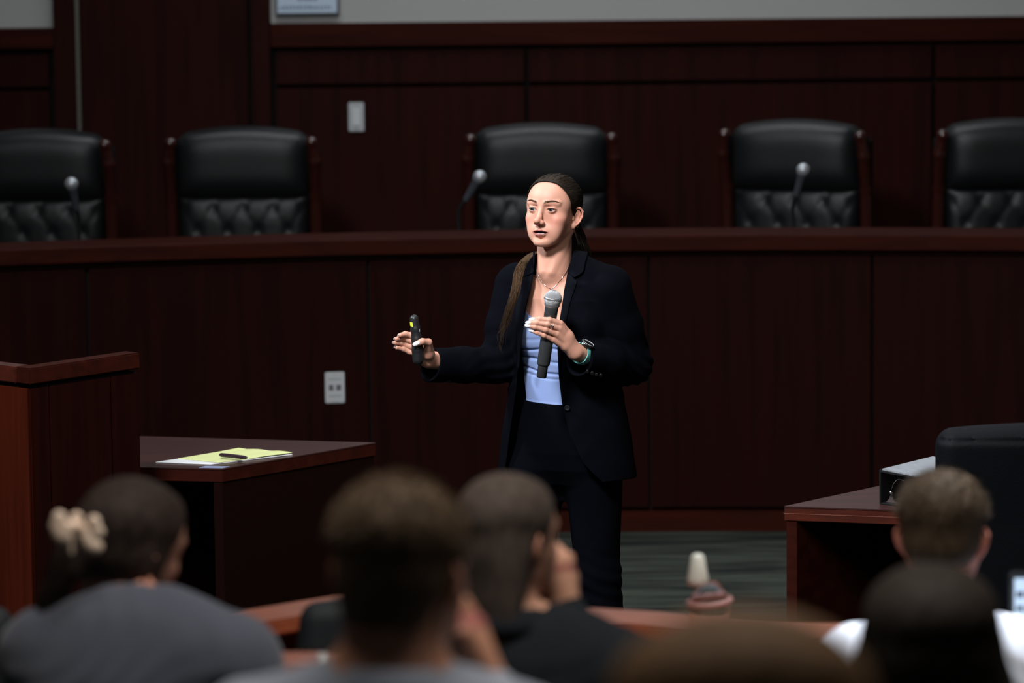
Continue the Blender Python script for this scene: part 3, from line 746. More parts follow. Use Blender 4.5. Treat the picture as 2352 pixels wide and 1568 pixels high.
# blue top
TP = Field(); TP.frame(TR, TO, 0.01)
TP.raw(*loft([92, 100, 110, 121, 130, 135], [0] * 6, [0, 0, 0, 0, .4, 1], [13.6, 12.2, 13.2, 15.1, 15.6, 13], [9.9, 8.9, 9.5, 10.9, 9.0, 6.6]), k=2.5)
for m in (-1, 1): TP.ell((m * 6.6, -6.4, 121), (6.7, 5.2, 7.1), k=2.4)
TP.frame()
def neckcut(p):
    x0 = W(1262, 740, -.1).x; zb = W(1262, 748, -.12).z
    return p[:, 2] - (zb + 0.036 * (np.abs(p[:, 0] - x0) / 0.072) ** 2.2)
TP.raw(neckcut, (-9, -9, -9), (99, 99, 99), 'i', .003)
def topfolds(p):
    d = np.zeros(len(p)); x = p[:, 0]
    for py, w, a, sl in ((806, .0045, .0040, .05), (833, .005, .0042, -.08), (860, .0040, .0048, -.14), (872, .004, .002, -.1), (780, .006, .0015, .1)):
        z0 = W(1250, py, -.1).z + sl * (x - W(1250, py).x) + 0.002 * np.sin(x * 60 + py); d += a * np.exp(-((p[:, 2] - z0) / w) ** 2)
    return d
TP.raw(topfolds, (-9, -9, -9), (99, 99, 99), 'd')
netmesh('blue_top', TP, 0.0022, M_BLUE, woman)
# trousers
TR_ = Field(); TR_.frame(TR, TO, 0.01)
TR_.raw(*loft([71.5, 75.5, 80, 85, 92, zc(921)], [0] * 6, [0.3, .3, .3, .3, 0, 0], [5, 11.5, 15.4, 16.4, 14.8, 12.9], [3, 8.2, 10.8, 11.4, 10.4, 9.5]), k=2)
TR_.frame()
TR_.chain([hipL, kL + Vector((0, 0, .02)), kL + Vector((.004, 0, -.05)), anL + Vector((0, 0, .03))], [.088, .0625, .0605, .052], k=.03)
TR_.chain([hipR, kR + Vector((0, 0, .02)), kR + Vector((0, 0, -.05)), anR + Vector((0, 0, .03))], [.088, .064, .0605, .052], k=.03)
def tf(p):
    d = 0.0012 * np.sin(p[:, 2] * 33 + 3 * np.sin(p[:, 0] * 15)) * np.sin(p[:, 0] * 31)
    for K in (kL, kR):
        q = p - np.array(K); d = d + 0.0035 * np.exp(-(np.sqrt((q * q).sum(1)) / .085) ** 2) * np.sin(q[:, 2] * 150 + q[:, 0] * 55 + 1.2 * np.sin(q[:, 1] * 40))
    return d
TR_.raw(tf, (-9, -9, -9), (99, 99, 99), 'd')
netmesh('trousers', TR_, 0.0035, M_TROUS, woman)
for an in (anL, anR):
    s = Field(); s.cap(an + Vector((0, .03, -.055)), an + Vector((-.02, -.05, -.052)), .034, .036, k=.02); s.cap(an + Vector((-.03, -.05, -.060)), an + Vector((-.08, -.15, -.068)), .034, .020, k=.03)
    s.raw(lambda p: -p[:, 2] + .003, (-9, -9, -9), (99, 99, 99), 'i', .003); netmesh('shoe', s, 0.004, M_BLACKP, woman)
# --- hair
def hair_col(lo, hi, amt):
    lo, hi = np.array(lo), np.array(hi)
    def fn(V):
        t = 0.5 + 0.5 * np.sin(V[:, 0] * 910 + V[:, 2] * 130) * np.sin(V[:, 1] * 570 + V[:, 2] * 60); return lo + (hi - lo) * (t[:, None] * amt)
    return fn
M_HAIRS = mat('hair strands', (0.02, 0.013, 0.009), 0.62, spec=0.12, attr='Col')
HF = hair_cap(HR, HO, HS, 0.34, SWEPT, 0.35, lumps=[((0, 9.3, 1.6), (2.6, 2.0, 2.6), 2.0)], groove=0.022)
hairobj = netmesh('hair', HF, 0.002, M_HAIRS, woman, hair_col((.013, .0095, .0072), (.026, .018, .012), 1.0))
HF2 = Field(); HF2.frame(HR, HO, 0.01 * HS); HF2.ell((0, 1.0, 3.2), (7.1 + .5, 8.9 + .5, 6.85 + .5)); HF2.ell((0, -3.0, 2.5), (6.3 + .5, 6.1 + .5, 5.6 + .5), k=2.0); HF2.ell((0, 2.4, -2.0), (6.8, 7.3, 5.8), k=2.0)
HF2.ell((0, 9.3, 1.6), (2.6, 2.0, 2.6), k=2.0)
rs = np.random.RandomState(3)
zs_, ys_ = SWEPT
starts = []
while len(starts) < 1300:
    z = rs.uniform(-7.0, 9.3); sg = rs.choice((-1, 1)); y = np.interp(z, zs_, ys_) + rs.uniform(-.42, .10)
    yy = (y - 1) / 9.4; zz = (z - 3.2) / 7.4; q = 1 - yy * yy - zz * zz
    if q < 0.0: continue
    x = sg * 7.6 * math.sqrt(q); starts.append((x, y, z))
starts = np.array(starts); cen = np.array((0, 1.0, 2.2)); end = np.array((0.0, 10.2, 1.8)); nst = 16
ts_ = np.linspace(0, 1, nst); dirs = []
for a in starts:
    d0 = (a - cen) / np.linalg.norm(a - cen); e = end + rs.normal(0, .9, 3) * (1, 0.2, 1.0); d1 = (e - cen) / np.linalg.norm(e - cen); om = math.acos(max(-1, min(1, d0 @ d1)))
    if om < .15: om = .15
    for t in ts_: dirs.append((math.sin((1 - t) * om) * d0 + math.sin(t * om) * d1) / math.sin(om))
dirs = np.array(dirs); dirs /= np.linalg.norm(dirs, axis=1)[:, None]
lo_, hi_ = np.full(len(dirs), 3.0), np.full(len(dirs), 14.0)
for _ in range(14):
    md = (lo_ + hi_) / 2; ins = HF2.eval(HO + ((cen + dirs * md[:, None]) * 0.01 * HS) @ HR.T) < 0
    lo_ = np.where(ins, md, lo_); hi_ = np.where(ins, hi_, md)
lift = np.repeat(rs.uniform(-0.05, 0.10, len(starts)), nst) + np.tile(np.sin(ts_ * PI) * 0.05 - 0.10 * (1 - ts_) ** 4, len(starts))
X = HO + ((cen + dirs * (lo_ + lift)[:, None]) * 0.01 * HS) @ HR.T; X = X.reshape(len(starts), nst, 3)
strands('hair_strands', list(X), rs.uniform(.00045, .00085, len(starts)), M_HAIRS, hairobj, hair_col((.014, .010, .0075), (.040, .027, .018), 1.0))
def lock(path, n, r0, r1, seed, wave=.004, rad=(.0004, .0008), pts=26):
    g = np.random.RandomState(seed); base = np.array(spline(path, pts)); out = []
    for _ in range(n):
        th, ra = g.uniform(0, 2 * PI), math.sqrt(g.uniform(0, 1)); ph = g.uniform(0, 6); L_ = g.uniform(.72, 1.0); fr = g.uniform(.7, 1.3)
        c = []
        for i in range(pts):
            t = i / (pts - 1) * L_; b = np.array([np.interp(t * (pts - 1), range(pts), base[:, k]) for k in range(3)])
            w = np.interp(t, [0, .3, .6, 1], [r0, r0, r1, r1 * .7]); tw = th + 1.6 * t
            c.append(b + np.array((math.cos(tw), math.sin(tw) * .7, 0.25 * math.sin(tw))) * ra * w + np.array((math.sin(t * 13 * fr + ph), math.cos(t * 11 + ph), 0)) * wave * t)
        out.append(c)
    return out, g.uniform(rad[0], rad[1], n)
pb = tuple(HW(0, 10.0, 1.5))
c1, r1 = lock([pb, tuple(HW(0.2, 11.6, -1)), tuple(W(1334, 540, .13)), tuple(W(1343, 580, .13)), tuple(W(1356, 640, .16)), tuple(W(1360, 720, .17))], 520, .010, .017, 5)
c2, r2 = lock([tuple(HW(-.3, 11.2, -1)), tuple(HW(-1.5, 9.0, -7)), tuple(W(1256, 574, .075)), tuple(W(1224, 582, .045)), tuple(W(1196, 612, -.035)), tuple(W(1186, 662, -.110)), tuple(W(1172, 708, -.125)), tuple(W(1148, 768, -.11))], 300, .0045, .0120, 6, .0065)
c3, r3 = lock([tuple(W(1193, 618, -.05)), tuple(W(1176, 680, -.112)), tuple(W(1168, 735, -.108)), tuple(W(1150, 775, -.10)), tuple(W(1152, 812, -.10))], 26, .006, .014, 8, .007, (.0003, .0005))
c4, r4 = lock([tuple(HW(0, 11, 0)), tuple(HW(-.5, 10.5, -5)), tuple(W(1310, 580, .12)), tuple(W(1300, 660, .17))], 320, .012, .024, 9)
strands('ponytail', c1 + c4, np.r_[r1, r4], M_HAIRS, hairobj, hair_col((.013, .0095, .007), (.038, .026, .018), 1.0))
strands('hair_lock', c2 + c3, np.r_[r2, r3], M_HAIRS, hairobj, hair_col((.018, .010, .0055), (.105, .056, .026), 1.0))
fl, fr_ = [], []
for i in range(46):                            # loose baby hairs at the temple and the nape
    a = np.array((6.4 + rs.uniform(-.3, .3), rs.uniform(-2.6, .8), rs.uniform(-1.5, 3))) if i % 2 else np.array((rs.uniform(-3, 5), rs.uniform(-6.4, -3.0), rs.uniform(8.0, 9.4)))
    b = a + rs.normal(0, .5, 3) + np.array((.5, 1.6, .4)); fl.append([HW(*(a * (1 - t) + b * t + np.array((0, 0, .35)) * math.sin(PI * t))) for t in np.linspace(0, 1, 6)]); fr_.append(.00022)
strands('flyaway_hair', fl, np.array(fr_), M_HAIRS, hairobj, hair_col((.03, .02, .013), (.06, .04, .025), 1.0))['kind'] = 'stuff'
# --- jewellery and watch
M_GOLD = mat('gold', (0.75, 0.55, 0.28), 0.2, metal=1.0)
b = MB(); ec = HW(7.15, 1.2, -4.75); b.tube([ec + Matrix(HR.tolist()) @ Vector((0.15, math.cos(a) * .38, math.sin(a) * .45)) * .01 for a in np.linspace(0, 2 * PI, 20)], .0008, 6, caps=False); b.build('earring', M_GOLD, woman)
BS = BTORSO                                          # chain laid on the skin
def on_skin(pp, off=.0012):
    D = np.array([tuple(ray(*q).normalized()) for q in pp]); O = np.array((0, 0, CAM_H)); t = (YW - 0.30) / D[:, 1]
    for _ in range(60): t = t + np.clip(BS.eval(O + D * t[:, None]) - off, -.02, .05) * 0.8
    return O + D * t[:, None]
ch = on_skin([tuple(q[:2]) for q in spline([(1229, 606, 0), (1234, 628, 0), (1247, 650, 0), (1266, 663, 0), (1283, 648, 0), (1298, 628, 0), (1306, 612, 0)], 30)])
b = MB(); b.tube([Vector(q) for q in ch], .00055, 6); nl = b.build('necklace', M_CHROME, woman)
b = MB(); b.ball(Vector(on_skin([(1266, 665)], .003)[0]), .0036); b.build('pendant', M_CHROME, nl)
q0, q1 = Vector(LH['middle'][0]) * .35 + Vector(LH['middle'][1]) * .65, Vector(LH['middle'][1]); Rr_ = alignz(q1 - Vector(LH['middle'][0]))
b = MB(); b.tube([q0 + Rr_ @ Vector((math.cos(a) * .0098, math.sin(a) * .0098, 0)) for a in np.linspace(0, 2 * PI, 24)], .0011, 6, caps=False); rg = b.build('ring', M_CHROME, woman)
b = MB(); b.ball(q0 + Vector((-.001, -.0100, .002)), .0030, n=8, m=5); b.build('ring_stone', M_CHROME, rg)
# watch on her left wrist: round dark case, mint strap
wc = Vector(aL_wr) * .89 + Vector(aL_el) * .11; wd_ = (Vector(aL_el) - Vector(aL_wr)).normalized(); wR = alignz(wd_)
wt = None
b = MB(); fx = Vector((0.05, -.55, .83)); fx = (fx - wd_ * fx.dot(wd_)).normalized(); fy = wd_.cross(fx)
V = []; n = 40
for i in range(n):
    a = 2 * PI * i / n; rr = .0285
    c = wc + (fx * math.cos(a) + fy * math.sin(a)) * rr; o_ = (fx * math.cos(a) + fy * math.sin(a))
    for w_, t_ in ((-.0095, 0), (.0095, 0), (.0095, .003), (-.0095, .003)): V.append(c + wd_ * w_ + o_ * t_)
b.add(V, [(i * 4 + k, i * 4 + (k + 1) % 4, ((i + 1) % n) * 4 + (k + 1) % 4, ((i + 1) % n) * 4 + k) for i in range(n) for k in range(4)], False)
for i in range(-4, 5):
    a = PI + i * .16; o_ = fx * math.cos(a) + fy * math.sin(a); c = wc + o_ * .032; b.box((-.007, -.0012, -.0008), (.007, .0012, .0008), Matrix((wd_, fx.cross(wd_), fx)).transposed() if False else alignz(o_), c)
strap = b.build('watch_strap', mat('mint silicone', (0.16, 0.48, 0.45), 0.5), woman)
b = MB(); Rc = alignz(fx); b.lathe([(.001, .010), (.0165, .010), (.0195, .0085), (.0210, .004), (.0205, -.002), (.001, -.002)], wc + fx * .0275, Rc, 32)
wt = b.build('watch_case', mat('watch black', (0.008, 0.008, 0.009), 0.2, coat=0.5), woman)
b = MB(); b.tube([wc + fx * .037 + Rc @ Vector((math.cos(a) * .0185, math.sin(a) * .0185, 0)) for a in np.linspace(0, 2 * PI, 32)], .0008, 6, caps=False); b.build('bezel', M_PLATE, wt)
b = MB(); b.box((-.003, -.0025, -.0025), (.003, .0025, .0025), None, wc + fx * .031 - wd_ * .021, .001); b.build('watch_button', mat('pale mint', (0.5, 0.75, 0.72), 0.4), wt)

# ---------------------------------------------------------------- what she holds
m0, m1 = W(1270, 686, dm - .004), W(1243.5, 867, dm + .004); ax = (m1 - m0).normalized(); Rm_ = alignz(ax)
mic = thing('microphone', 'black wireless handheld microphone with a silver mesh head in the speaker\'s hand', 'microphone', m0)
def mesh_ball(name, c, R, r, parent, n=34, m=20, wire=.0009, top=0.0):
    """ball grille: dark core under a wire lattice"""
    b = MB(); V = []; Fc = []
    for i in range(m + 1):
        a = math.radians(4 + 118 * i / m)
        for k in range(n):
            w = 2 * PI * (k + 0.5 * (i % 2)) / n; V.append(Vector(c) + R @ Vector((math.sin(a) * math.cos(w) * r, math.sin(a) * math.sin(w) * r, -math.cos(a) * r * .97)))
    for i in range(m):
        for k in range(n):
            a = i * n + k; q = i * n + (k + 1) % n; e = (i + 1) * n + k; f = (i + 1) * n + (k + 1) % n; g = (i + 1) * n + (k - 1) % n
            if i % 2 == 0: Fc += [(a, q, e), (a, e, g)]
            else: Fc += [(a, f, e), (a, q, f)]
    o = mesh(name, V, Fc, mat('grille wire', (0.36, 0.36, 0.37), 0.55, metal=0.4), parent, False)
    w = o.modifiers.new('wire', 'WIREFRAME'); w.thickness = wire * 2; w.use_boundary = True
    return o
gr = mesh_ball('grille', m0, Rm_, .0252, mic, 30, 18, .00085)
b = MB(); b.ball(m0, (.0236, .0236, .0230), Rm_, 24, 14); b.build('foam', mat('grille dark foam', (0.035, 0.035, 0.037), 0.9), gr)
b = MB(); b.lathe([(.0246, -.0035), (.0262, -.002), (.0262, .002), (.0246, .0035)], m0, Rm_, 32); b.build('grille_band', mat('band', (0.42, 0.42, 0.43), 0.35, metal=0.8), mic)
b = MB(); b.lathe([(.0215, .0135), (.0225, .018), (.0195, .024), (.0185, .026)], m0, Rm_, 32); b.build('grille_collar', mat('band', (0, 0, 0)), mic)
b = MB(); L_ = (m1 - m0).length
b.lathe([(.0188, .024), (.0192, .028), (.0188, .056), (.0176, .057), (.0188, .0585), (.0190, .10), (.0186, L_ - .042), (.0178, L_ - .038), (.0150, L_ - .036)], m0, Rm_, 36); b.build('microphone_body', M_GREYP, mic)
b = MB(); b.lathe([(.0146, L_ - .038), (.0144, L_ - .003), (.0128, L_), (.001, L_)], m0, Rm_, 32); b.build('end_cap', mat('black rubber', (0.018, 0.018, 0.019), 0.55), mic)
c0, c1_ = W(951.5, 733, dk + .004), W(960, 826, dk - .004)
clk = thing('presentation_remote', 'slim black presentation clicker with a yellow label held upright in her hand', 'remote', c0)
F = Field(); cc = [np.array(c0) * (1 - t) + np.array(c1_) * t + np.array((0.002 * math.sin(t * PI), 0, 0)) for t in np.linspace(0, 1, 5)]; F.chain(cc, [.0135, .0145, .0155, .0165, .0160], k=.004)
netmesh('remote_body', F, 0.0016, M_BLACKP, clk)
cx_ = (c1_ - c0).normalized()
def clkp(t, ang, off=.0004):                   # a point on the clicker's side
    c = Vector(c0) * (1 - t) + Vector(c1_) * t; r = .0135 + .003 * t + off
    return c + Vector((math.sin(ang) * r + .002 * math.sin(t * PI), -math.cos(ang) * r, 0))
V = []; n = 8
for i in range(n + 1):
    for k in range(n + 1): V.append(clkp(.06 + .21 * i / n, math.radians(-88 + 62 * k / n)))
q = len(V); V += [clkp(.06 + .21 * i / n, math.radians(-88 + 62 * k / n), -.001) for i in range(n + 1) for k in range(n + 1)]
Fc = [(i * (n + 1) + k, i * (n + 1) + k + 1, (i + 1) * (n + 1) + k + 1, (i + 1) * (n + 1) + k) for i in range(n) for k in range(n)]
mesh('warning_label', V[:q], Fc, mat('yellow label', (0.60, 0.66, 0.03), 0.5), clk, True)
b = MB(); V = [clkp(.165 + dz, math.radians(a_), .0008) for dz in (-.006, .006) for a_ in (-84, -70, -56, -42)]
b.add(V, [(0, 1, 5, 4), (1, 2, 6, 5), (2, 3, 7, 6)], False); mesh('label_print', V, [(0, 1, 5, 4), (1, 2, 6, 5), (2, 3, 7, 6)], M_BLACKP, clk)
b = MB(); b.box((-.0008, -.001, -.004), (.0008, .001, .004), None, clkp(.27, math.radians(48)), .0004); b.build('indicator', M_PLATE, clk)

# ---------------------------------------------------------------- the room
def st(name, o): o['kind'] = 'structure'; return o
M_CARPET = mat('grey green carpet', (0.016, 0.019, 0.018), 0.95, spec=0.05, noise=((0.060, 0.066, 0.054), 2.2, (0.8, 4.5, 1), 6), bump=(400, 0.4, (1, 1, 1)))
b = MB(); b.box((-6, 8.16, -.1), (6, 20, 0)); fl = b.build('floor', M_CARPET); fl['kind'] = 'structure'
YB = 16.8                                       # back wall plane
def wx(px, py=200): return P(px, py, YB).x
def wz(py, px=1176): return P(px, py, YB).z
TOPZ = 4.3
b = MB(); b.box((-6, YB + .05, -.1), (6, YB + .2, 5.4)); o = b.build('wall_back', M_DARK); o['kind'] = 'structure'
z50, z103, z112, z181, z190 = wz(49), wz(103), wz(112), wz(181), wz(189)
xs = [wx(628), wx(1209), wx(2144), wx(3080), wx(4200)]; gp = .016
def wallpart(name, boxes, material, bev=.003):
    b = MB()
    for x0, x1, z0, z1, y in boxes: b.box((x0, y, z0), (x1, YB + .055, z1), bev=bev)
    o = b.build(name, material); o['kind'] = 'structure'; return o
x0 = wx(624)
wallpart('wall_plaster', [(x0, 6, z50, 5.3, YB + .02)], M_CREAM, 0)
wallpart('wall_plaster', [(-6, wx(123, 30), z50 - .008, 5.3, YB + .02)], M_CREAM, 0)
wallpart('trim_1', [(x0, 6, z103, z50, YB - .015)], M_WOODH)
for i in range(4):
    a, c = xs[i] + (gp / 2 if i else .012), xs[i + 1] - gp / 2
    wallpart('wall_panel', [(a, c, z190, z112, YB)], M_WOODW)
    wallpart('wall_panel', [(a, c, .2, z190 - gp, YB)], M_WOODW)
wallpart('trim_2', [(wx(580), wx(622), .2, 5.3, YB - .02)], M_WOODW)             # stile beside the tall brown door
wallpart('door_1', [(wx(188), wx(570), .2, 5.3, YB + .005)], M_WOODW)
wallpart('trim_3', [(wx(126), wx(174), .2, 5.3, YB - .02)], M_WOODW)
wallpart('trim_4', [(wx(176), wx(184), .2, 5.3, YB + .01)], mat('aluminium strip', (0.16, 0.15, 0.13), 0.4, metal=.7), .001)
xe = wx(118)
wallpart('trim_5', [(-6, xe + .02, z103 + .004, z50 - .008, YB - .015)], M_WOODH)
wallpart('wall_panel', [(-6, xe - .01, z190, z112, YB)], M_WOODW)
wallpart('wall_panel', [(-6, xe - .01, .2, z190 - gp, YB)], M_WOODW)
b = MB(); b.box((-6, 15.15, 0), (6, YB + .05, .30)); o = b.build('floor_dais', M_CARPET); o['kind'] = 'structure'
b = MB(); b.box((-6, -1, 5.3), (6, 17.0, 5.4)); o = b.build('ceiling', mat('ceiling white', (0.6, 0.6, 0.58), 0.9)); o['kind'] = 'structure'
b = MB(); b.box((-6.1, -1, -.1), (-6, 17, 5.4)); o = b.build('wall_left', M_CREAM); o['kind'] = 'structure'
b = MB(); b.box((6, -1, -.1), (6.1, 17, 5.4)); o = b.build('wall_right', M_CREAM); o['kind'] = 'structure'
# notice in a frame, above the panelling
nx0, nx1, nz0 = wx(632, 10), wx(779, 10), wz(36, 700)
no = thing('framed_notice', 'pale blue notice in a thin grey frame on the wall above the panelling', 'notice', ((nx0 + nx1) / 2, YB, nz0))
b = MB(); nz1 = nz0 + .21
b.box((nx0, YB - .004, nz0), (nx1, YB + .02, nz1), bev=.004); b.build('frame', mat('grey frame', (0.07, 0.075, 0.08), 0.4), no)
b = MB(); b.box((nx0 + .010, YB - .007, nz0 + .012), (nx1 - .010, YB - .003, nz1 - .012)); b.build('paper', mat('blue white paper', (0.50, 0.60, 0.72), 0.6), no)
b = MB(); g = np.random.RandomState(2)
for r_, (zz, hh, sp) in enumerate([(.030, .016, .25), (.066, .022, .55), (.100, .014, .2), (.13, .014, .2), (.16, .014, .2)]):
    x = nx0 + .02
    while x < nx1 - .035:
        w_ = g.uniform(.006, .018)
        if r_ != 1 or abs(x - (nx0 + nx1) / 2) < .045: b.box((x, YB - .008, nz0 + zz), (x + w_, YB - .0065, nz0 + zz + hh * g.uniform(.6, 1)))
        x += w_ + .005
b.build('print', mat('grey blue print', (0.17, 0.24, 0.32), 0.7), no)
# switch plate on the back wall
def plate(name, label, cat, cpt, w_, h_, d=(0, -1, 0), kind='blank'):
    R = Matrix.Rotation(math.atan2(d[0], -d[1]), 3, 'Z'); t = thing(name, label, cat, cpt)
    b = MB(); b.box((-w_ / 2, -.006, -h_ / 2), (w_ / 2, .002, h_ / 2), R, cpt, .003); b.build('plate', M_PLATE, t)
    if kind == 'switch':
        b = MB(); b.box((-w_ * .24, -.009, -h_ * .30), (w_ * .24, -.005, h_ * .30), R, cpt, .0015); b.build('rocker', M_WHITEP, t)
    else:
        for sx in (-1, 1):
            b = MB(); b.box((sx * .014 - .009, -.0075, -.011), (sx * .014 + .009, -.0055, .011), R, cpt, .001); b.build('socket', M_PORT, t)
        for _q in (0,): pass
        b = MB(); b.box((-w_ * .32, -.007, h_ * .26), (w_ * .32, -.0058, h_ * .28), R, cpt); b.build('seam', M_PORT, t); b = MB(); b.box((-w_ * .32, -.007, -h_ * .28), (w_ * .32, -.0058, -h_ * .26), R, cpt); b.build('seam', M_PORT, t)
    for sz in (-1, 1):
        b = MB(); b.lathe([(.001, .001), (.003, .001), (.003, -.001)], Vector(cpt) + R @ Vector((0, -.0065, sz * h_ * .42)), alignz(R @ Vector((0, -1, 0))), 10); b.build('screw', M_METAL, t)
    return t
plate('switch_plate', 'white switch plate on the dark panelled back wall', 'switch', P(818.5, 268.5, YB), .066, .124, kind='switch')

# ---------------------------------------------------------------- the curved bench
BT = 1.135                                      # height of the bench rail
def by(x): return 14.86 - 0.062 * (x - 0.35) ** 2
bench = thing('judges_bench', 'long curved dark mahogany bench with a raised rail and flush panels', 'bench', (0, 14.9, 0))
def arc_box(x0, x1, z0, z1, f0, f1, n=None, bev=None):
    """a bar following the bench curve: f0/f1 offsets in front of / behind the face line"""
    b = MB(); n = n or max(4, int((x1 - x0) / .12)); V = []
    for i in range(n + 1):
        x = x0 + (x1 - x0) * i / n; y = by(x)
        for yy, zz in ((f0, z0), (f0, z1), (f1, z1), (f1, z0)): V.append((x, y + yy, zz))
    Fc = [(i * 4 + k, i * 4 + (k + 1) % 4, (i + 1) * 4 + (k + 1) % 4, (i + 1) * 4 + k) for i in range(n) for k in range(4)] + [(0, 3, 2, 1), (n * 4, n * 4 + 1, n * 4 + 2, n * 4 + 3)]
    b.add(V, Fc); return b
def bx(px, py=800): return P(px, py, by(P(px, py, 14.8).x)).x
def bz(py, px=1176): return P(px, py, 14.86).z
ztop = bz(539); zf = bz(578); zg = bz(590); zk = bz(1172)
arc_box(-4, 4, 0, ztop - .02, .03, .12).build('core', M_DARK, bench)
o = arc_box(-4, 4, zf, ztop, -.045, .22).build('rail_cap', M_WOODH, bench)
m_ = o.modifiers.new('bevel', 'BEVEL'); m_.width = .008; m_.segments = 3; m_.limit_method = 'ANGLE'
arc_box(-4, 4, zf - .016, zf, -.015, .03).build('rail_moulding', M_WOOD, bench)
seams = [-1150, -500, 203, 848, 1491, 2003, 2800, 3500]
for i in range(7):
    arc_box(bx(seams[i]) + .006, bx(seams[i + 1]) - .006, zk + .008, zg, 0, .03).build('front_panel', M_WOOD, bench)
arc_box(-4, 4, 0, zk - .006, -.012, .03).build('plinth', M_WOODH, bench)
arc_box(-4, 4, .72, .76, .12, .36).build('worktop', M_TOP, bench)
po = P(769, 889.5, by(P(769, 889, 14.8).x) - .001); dx_ = (by(po.x + .01) - by(po.x - .01)) / .02
plate('power_outlet', 'white power outlet plate on the curved bench front', 'outlet', po, .074, .120, (dx_ * 1.0, -1, 0), 'outlet')

# ---------------------------------------------------------------- high-backed leather chairs behind the bench
def high_chair(label, px, rz, Y=15.80, first=None, dz=0.0):
    c = P(px, 292, Y); loc = (c.x, Y, .30)
    if first is not None:
        t = first.copy(); COL.objects.link(t); t.location = loc; t.rotation_euler = (0, 0, rz); t['label'] = label
        t.matrix_world = Matrix.Translation(loc) @ Matrix.Rotation(rz, 4, 'Z')
        for ch in list(first.children):
            q = ch.copy(); COL.objects.link(q); q.parent = t
            for g2 in ch.children: q2 = g2.copy(); COL.objects.link(q2); q2.parent = q
        return t
    t = thing('leather_chair', label, 'chair', loc, rz, 'high-backed leather chairs behind the bench')
    TZ = c.z - .30                             # top of the back above the dais
    zt, zm, zb_ = TZ, TZ - .285, .42
    def back(nm, z0, z1, wf, bulge, tuft):
        n, m = 48, 40; V = []
        for j in range(m + 1):
            v = j / m; z = z0 + (z1 - z0) * v
            for i in range(n + 1):
                u = -1 + 2 * i / n; w = wf(v)
                edge = (1 - abs(u) ** 6) ** .5 if abs(u) < 1 else 0
                ve = (1 - abs(2 * v - 1) ** (8 if tuft else 4)) ** .5 if 0 < v < 1 else 0
                y = -bulge * edge * ve
                zz = z + (0.030 * (1 - u * u) * v if not tuft else 0)
                if not tuft: zz -= .022 * max(0, abs(u) - .86) / .14 * max(0, v - .5) * 2
                if tuft:
                    rz_ = .088; cx_ = .122; best = 0
                    row = (z1 - .055 - z) / rz_
                    for rr in (math.floor(row), math.floor(row) + 1):
                        off = 0 if rr % 2 == 0 else .5
                        colx = round(u * w / cx_ - off) + off
                        dx, dz_ = u * w - colx * cx_, z - (z1 - .055 - rr * rz_)
                        best += math.exp(-(dx * dx + dz_ * dz_) / .00045) * .009 + math.exp(-abs(abs(dx) / cx_ * 2 - abs(dz_) / rz_ ) / .10) * .0022 * (abs(dz_) < rz_)
                    y += best
                V.append((u * w, y + .012, zz))
        k = len(V)
        V += [(x, .075, z) for x, y, z in V]
        Fc = []
        for j in range(m):
            for i in range(n): a = j * (n + 1) + i; Fc.append((a, a + 1, a + n + 2, a + n + 1)); Fc.append((k + a, k + a + n + 1, k + a + n + 2, k + a + 1))
        for j in range(m):
            for i in (0, n): a = j * (n + 1) + i; Fc.append((a, a + n + 1, k + a + n + 1, k + a))
        for i in range(n):
            for j in (0, m): a = j * (n + 1) + i; Fc.append((a, a + 1, k + a + 1, k + a))
        b = MB(); b.add([Vector(v) for v in V], Fc, True); return b.build(nm, M_LEATHER, t, local=True)
    back('head_pillow', zm, zt - .03, lambda v: .268, .085, False)
    tb_ = back('tufted_back', zb_, zm + .012, lambda v: .245 + .02 * v, .045, True)
    rz_ = .088
    b = MB()
    for rr in range(0, 4):
        off = 0 if rr % 2 == 0 else .5
        for c_ in range(-3, 3):
            x = (c_ + off) * .122
            if abs(x) < .235: b.ball((x, -.008, zm + .012 - .055 - rr * rz_), (.008, .006, .008), None, 10, 6)
    b.build('upholstery_buttons', M_LEATHER, tb_, local=True).__setitem__('kind', 'stuff')
    for m in (-1, 1):                          # carved wooden side posts with a rounded scroll at the top
        F = Field(); X_ = m * .292
        F.chain([(X_, .03, .30), (X_, .03, .70), (X_, .015, TZ - .28), (X_ + m * .004, -.03, TZ - .14), (X_ - m * .006, -.045, TZ - .062)], [.026, .026, .024, .025, .021], k=.01)
        F.ell((X_ - m * .008, -.040, TZ - .060), (.022, .028, .024), k=.012)
        netmesh('side_post', F, .006, M_POST, None).parent = t
        F = Field(); F.chain([(m * .31, .02, .62), (m * .335, -.2, .66), (m * .325, -.44, .63), (m * .31, -.48, .56)], [.022, .026, .028, .022], k=.01); F.chain([(m * .31, -.46, .56), (m * .30, -.40, .40)], [.02, .02], k=.01)
        netmesh('armrest', F, .008, M_POST, None).parent = t
        b = MB(); b.box((m * .288 - .016, .03, .45), (m * .288 + .016, .10, TZ - .07), bev=.012); b.build('side_panel', M_LEATHER, t, local=True)
    b = MB(); b.box((-.27, .06, .40), (.27, .115, TZ - .055), bev=.02); b.build('back_shell', M_LEATHER, t, local=True)
    b = MB(); b.box((-.27, -.50, .38), (.27, .06, .50), bev=.04); b.build('seat', M_LEATHER, t, local=True)
    b = MB(); b.tube([(0, -.2, .10), (0, -.2, .38)], .03, 14); b.build('gas_column', M_METAL, t, local=True)
    b = MB()
    for i in range(5):
        a = 2 * PI * i / 5; b.tube([(0, -.2, .115), (math.cos(a) * .30, -.2 + math.sin(a) * .30, .065)], [.03, .02], 8)
        b.ball((math.cos(a) * .30, -.2 + math.sin(a) * .30, .03), .03, None, 12, 8)
    b.build('base', M_POST, t, local=True)
    return t
ch0 = high_chair('black leather chair with a round-topped back, second from left, nothing in front of it', 555, math.radians(-2))
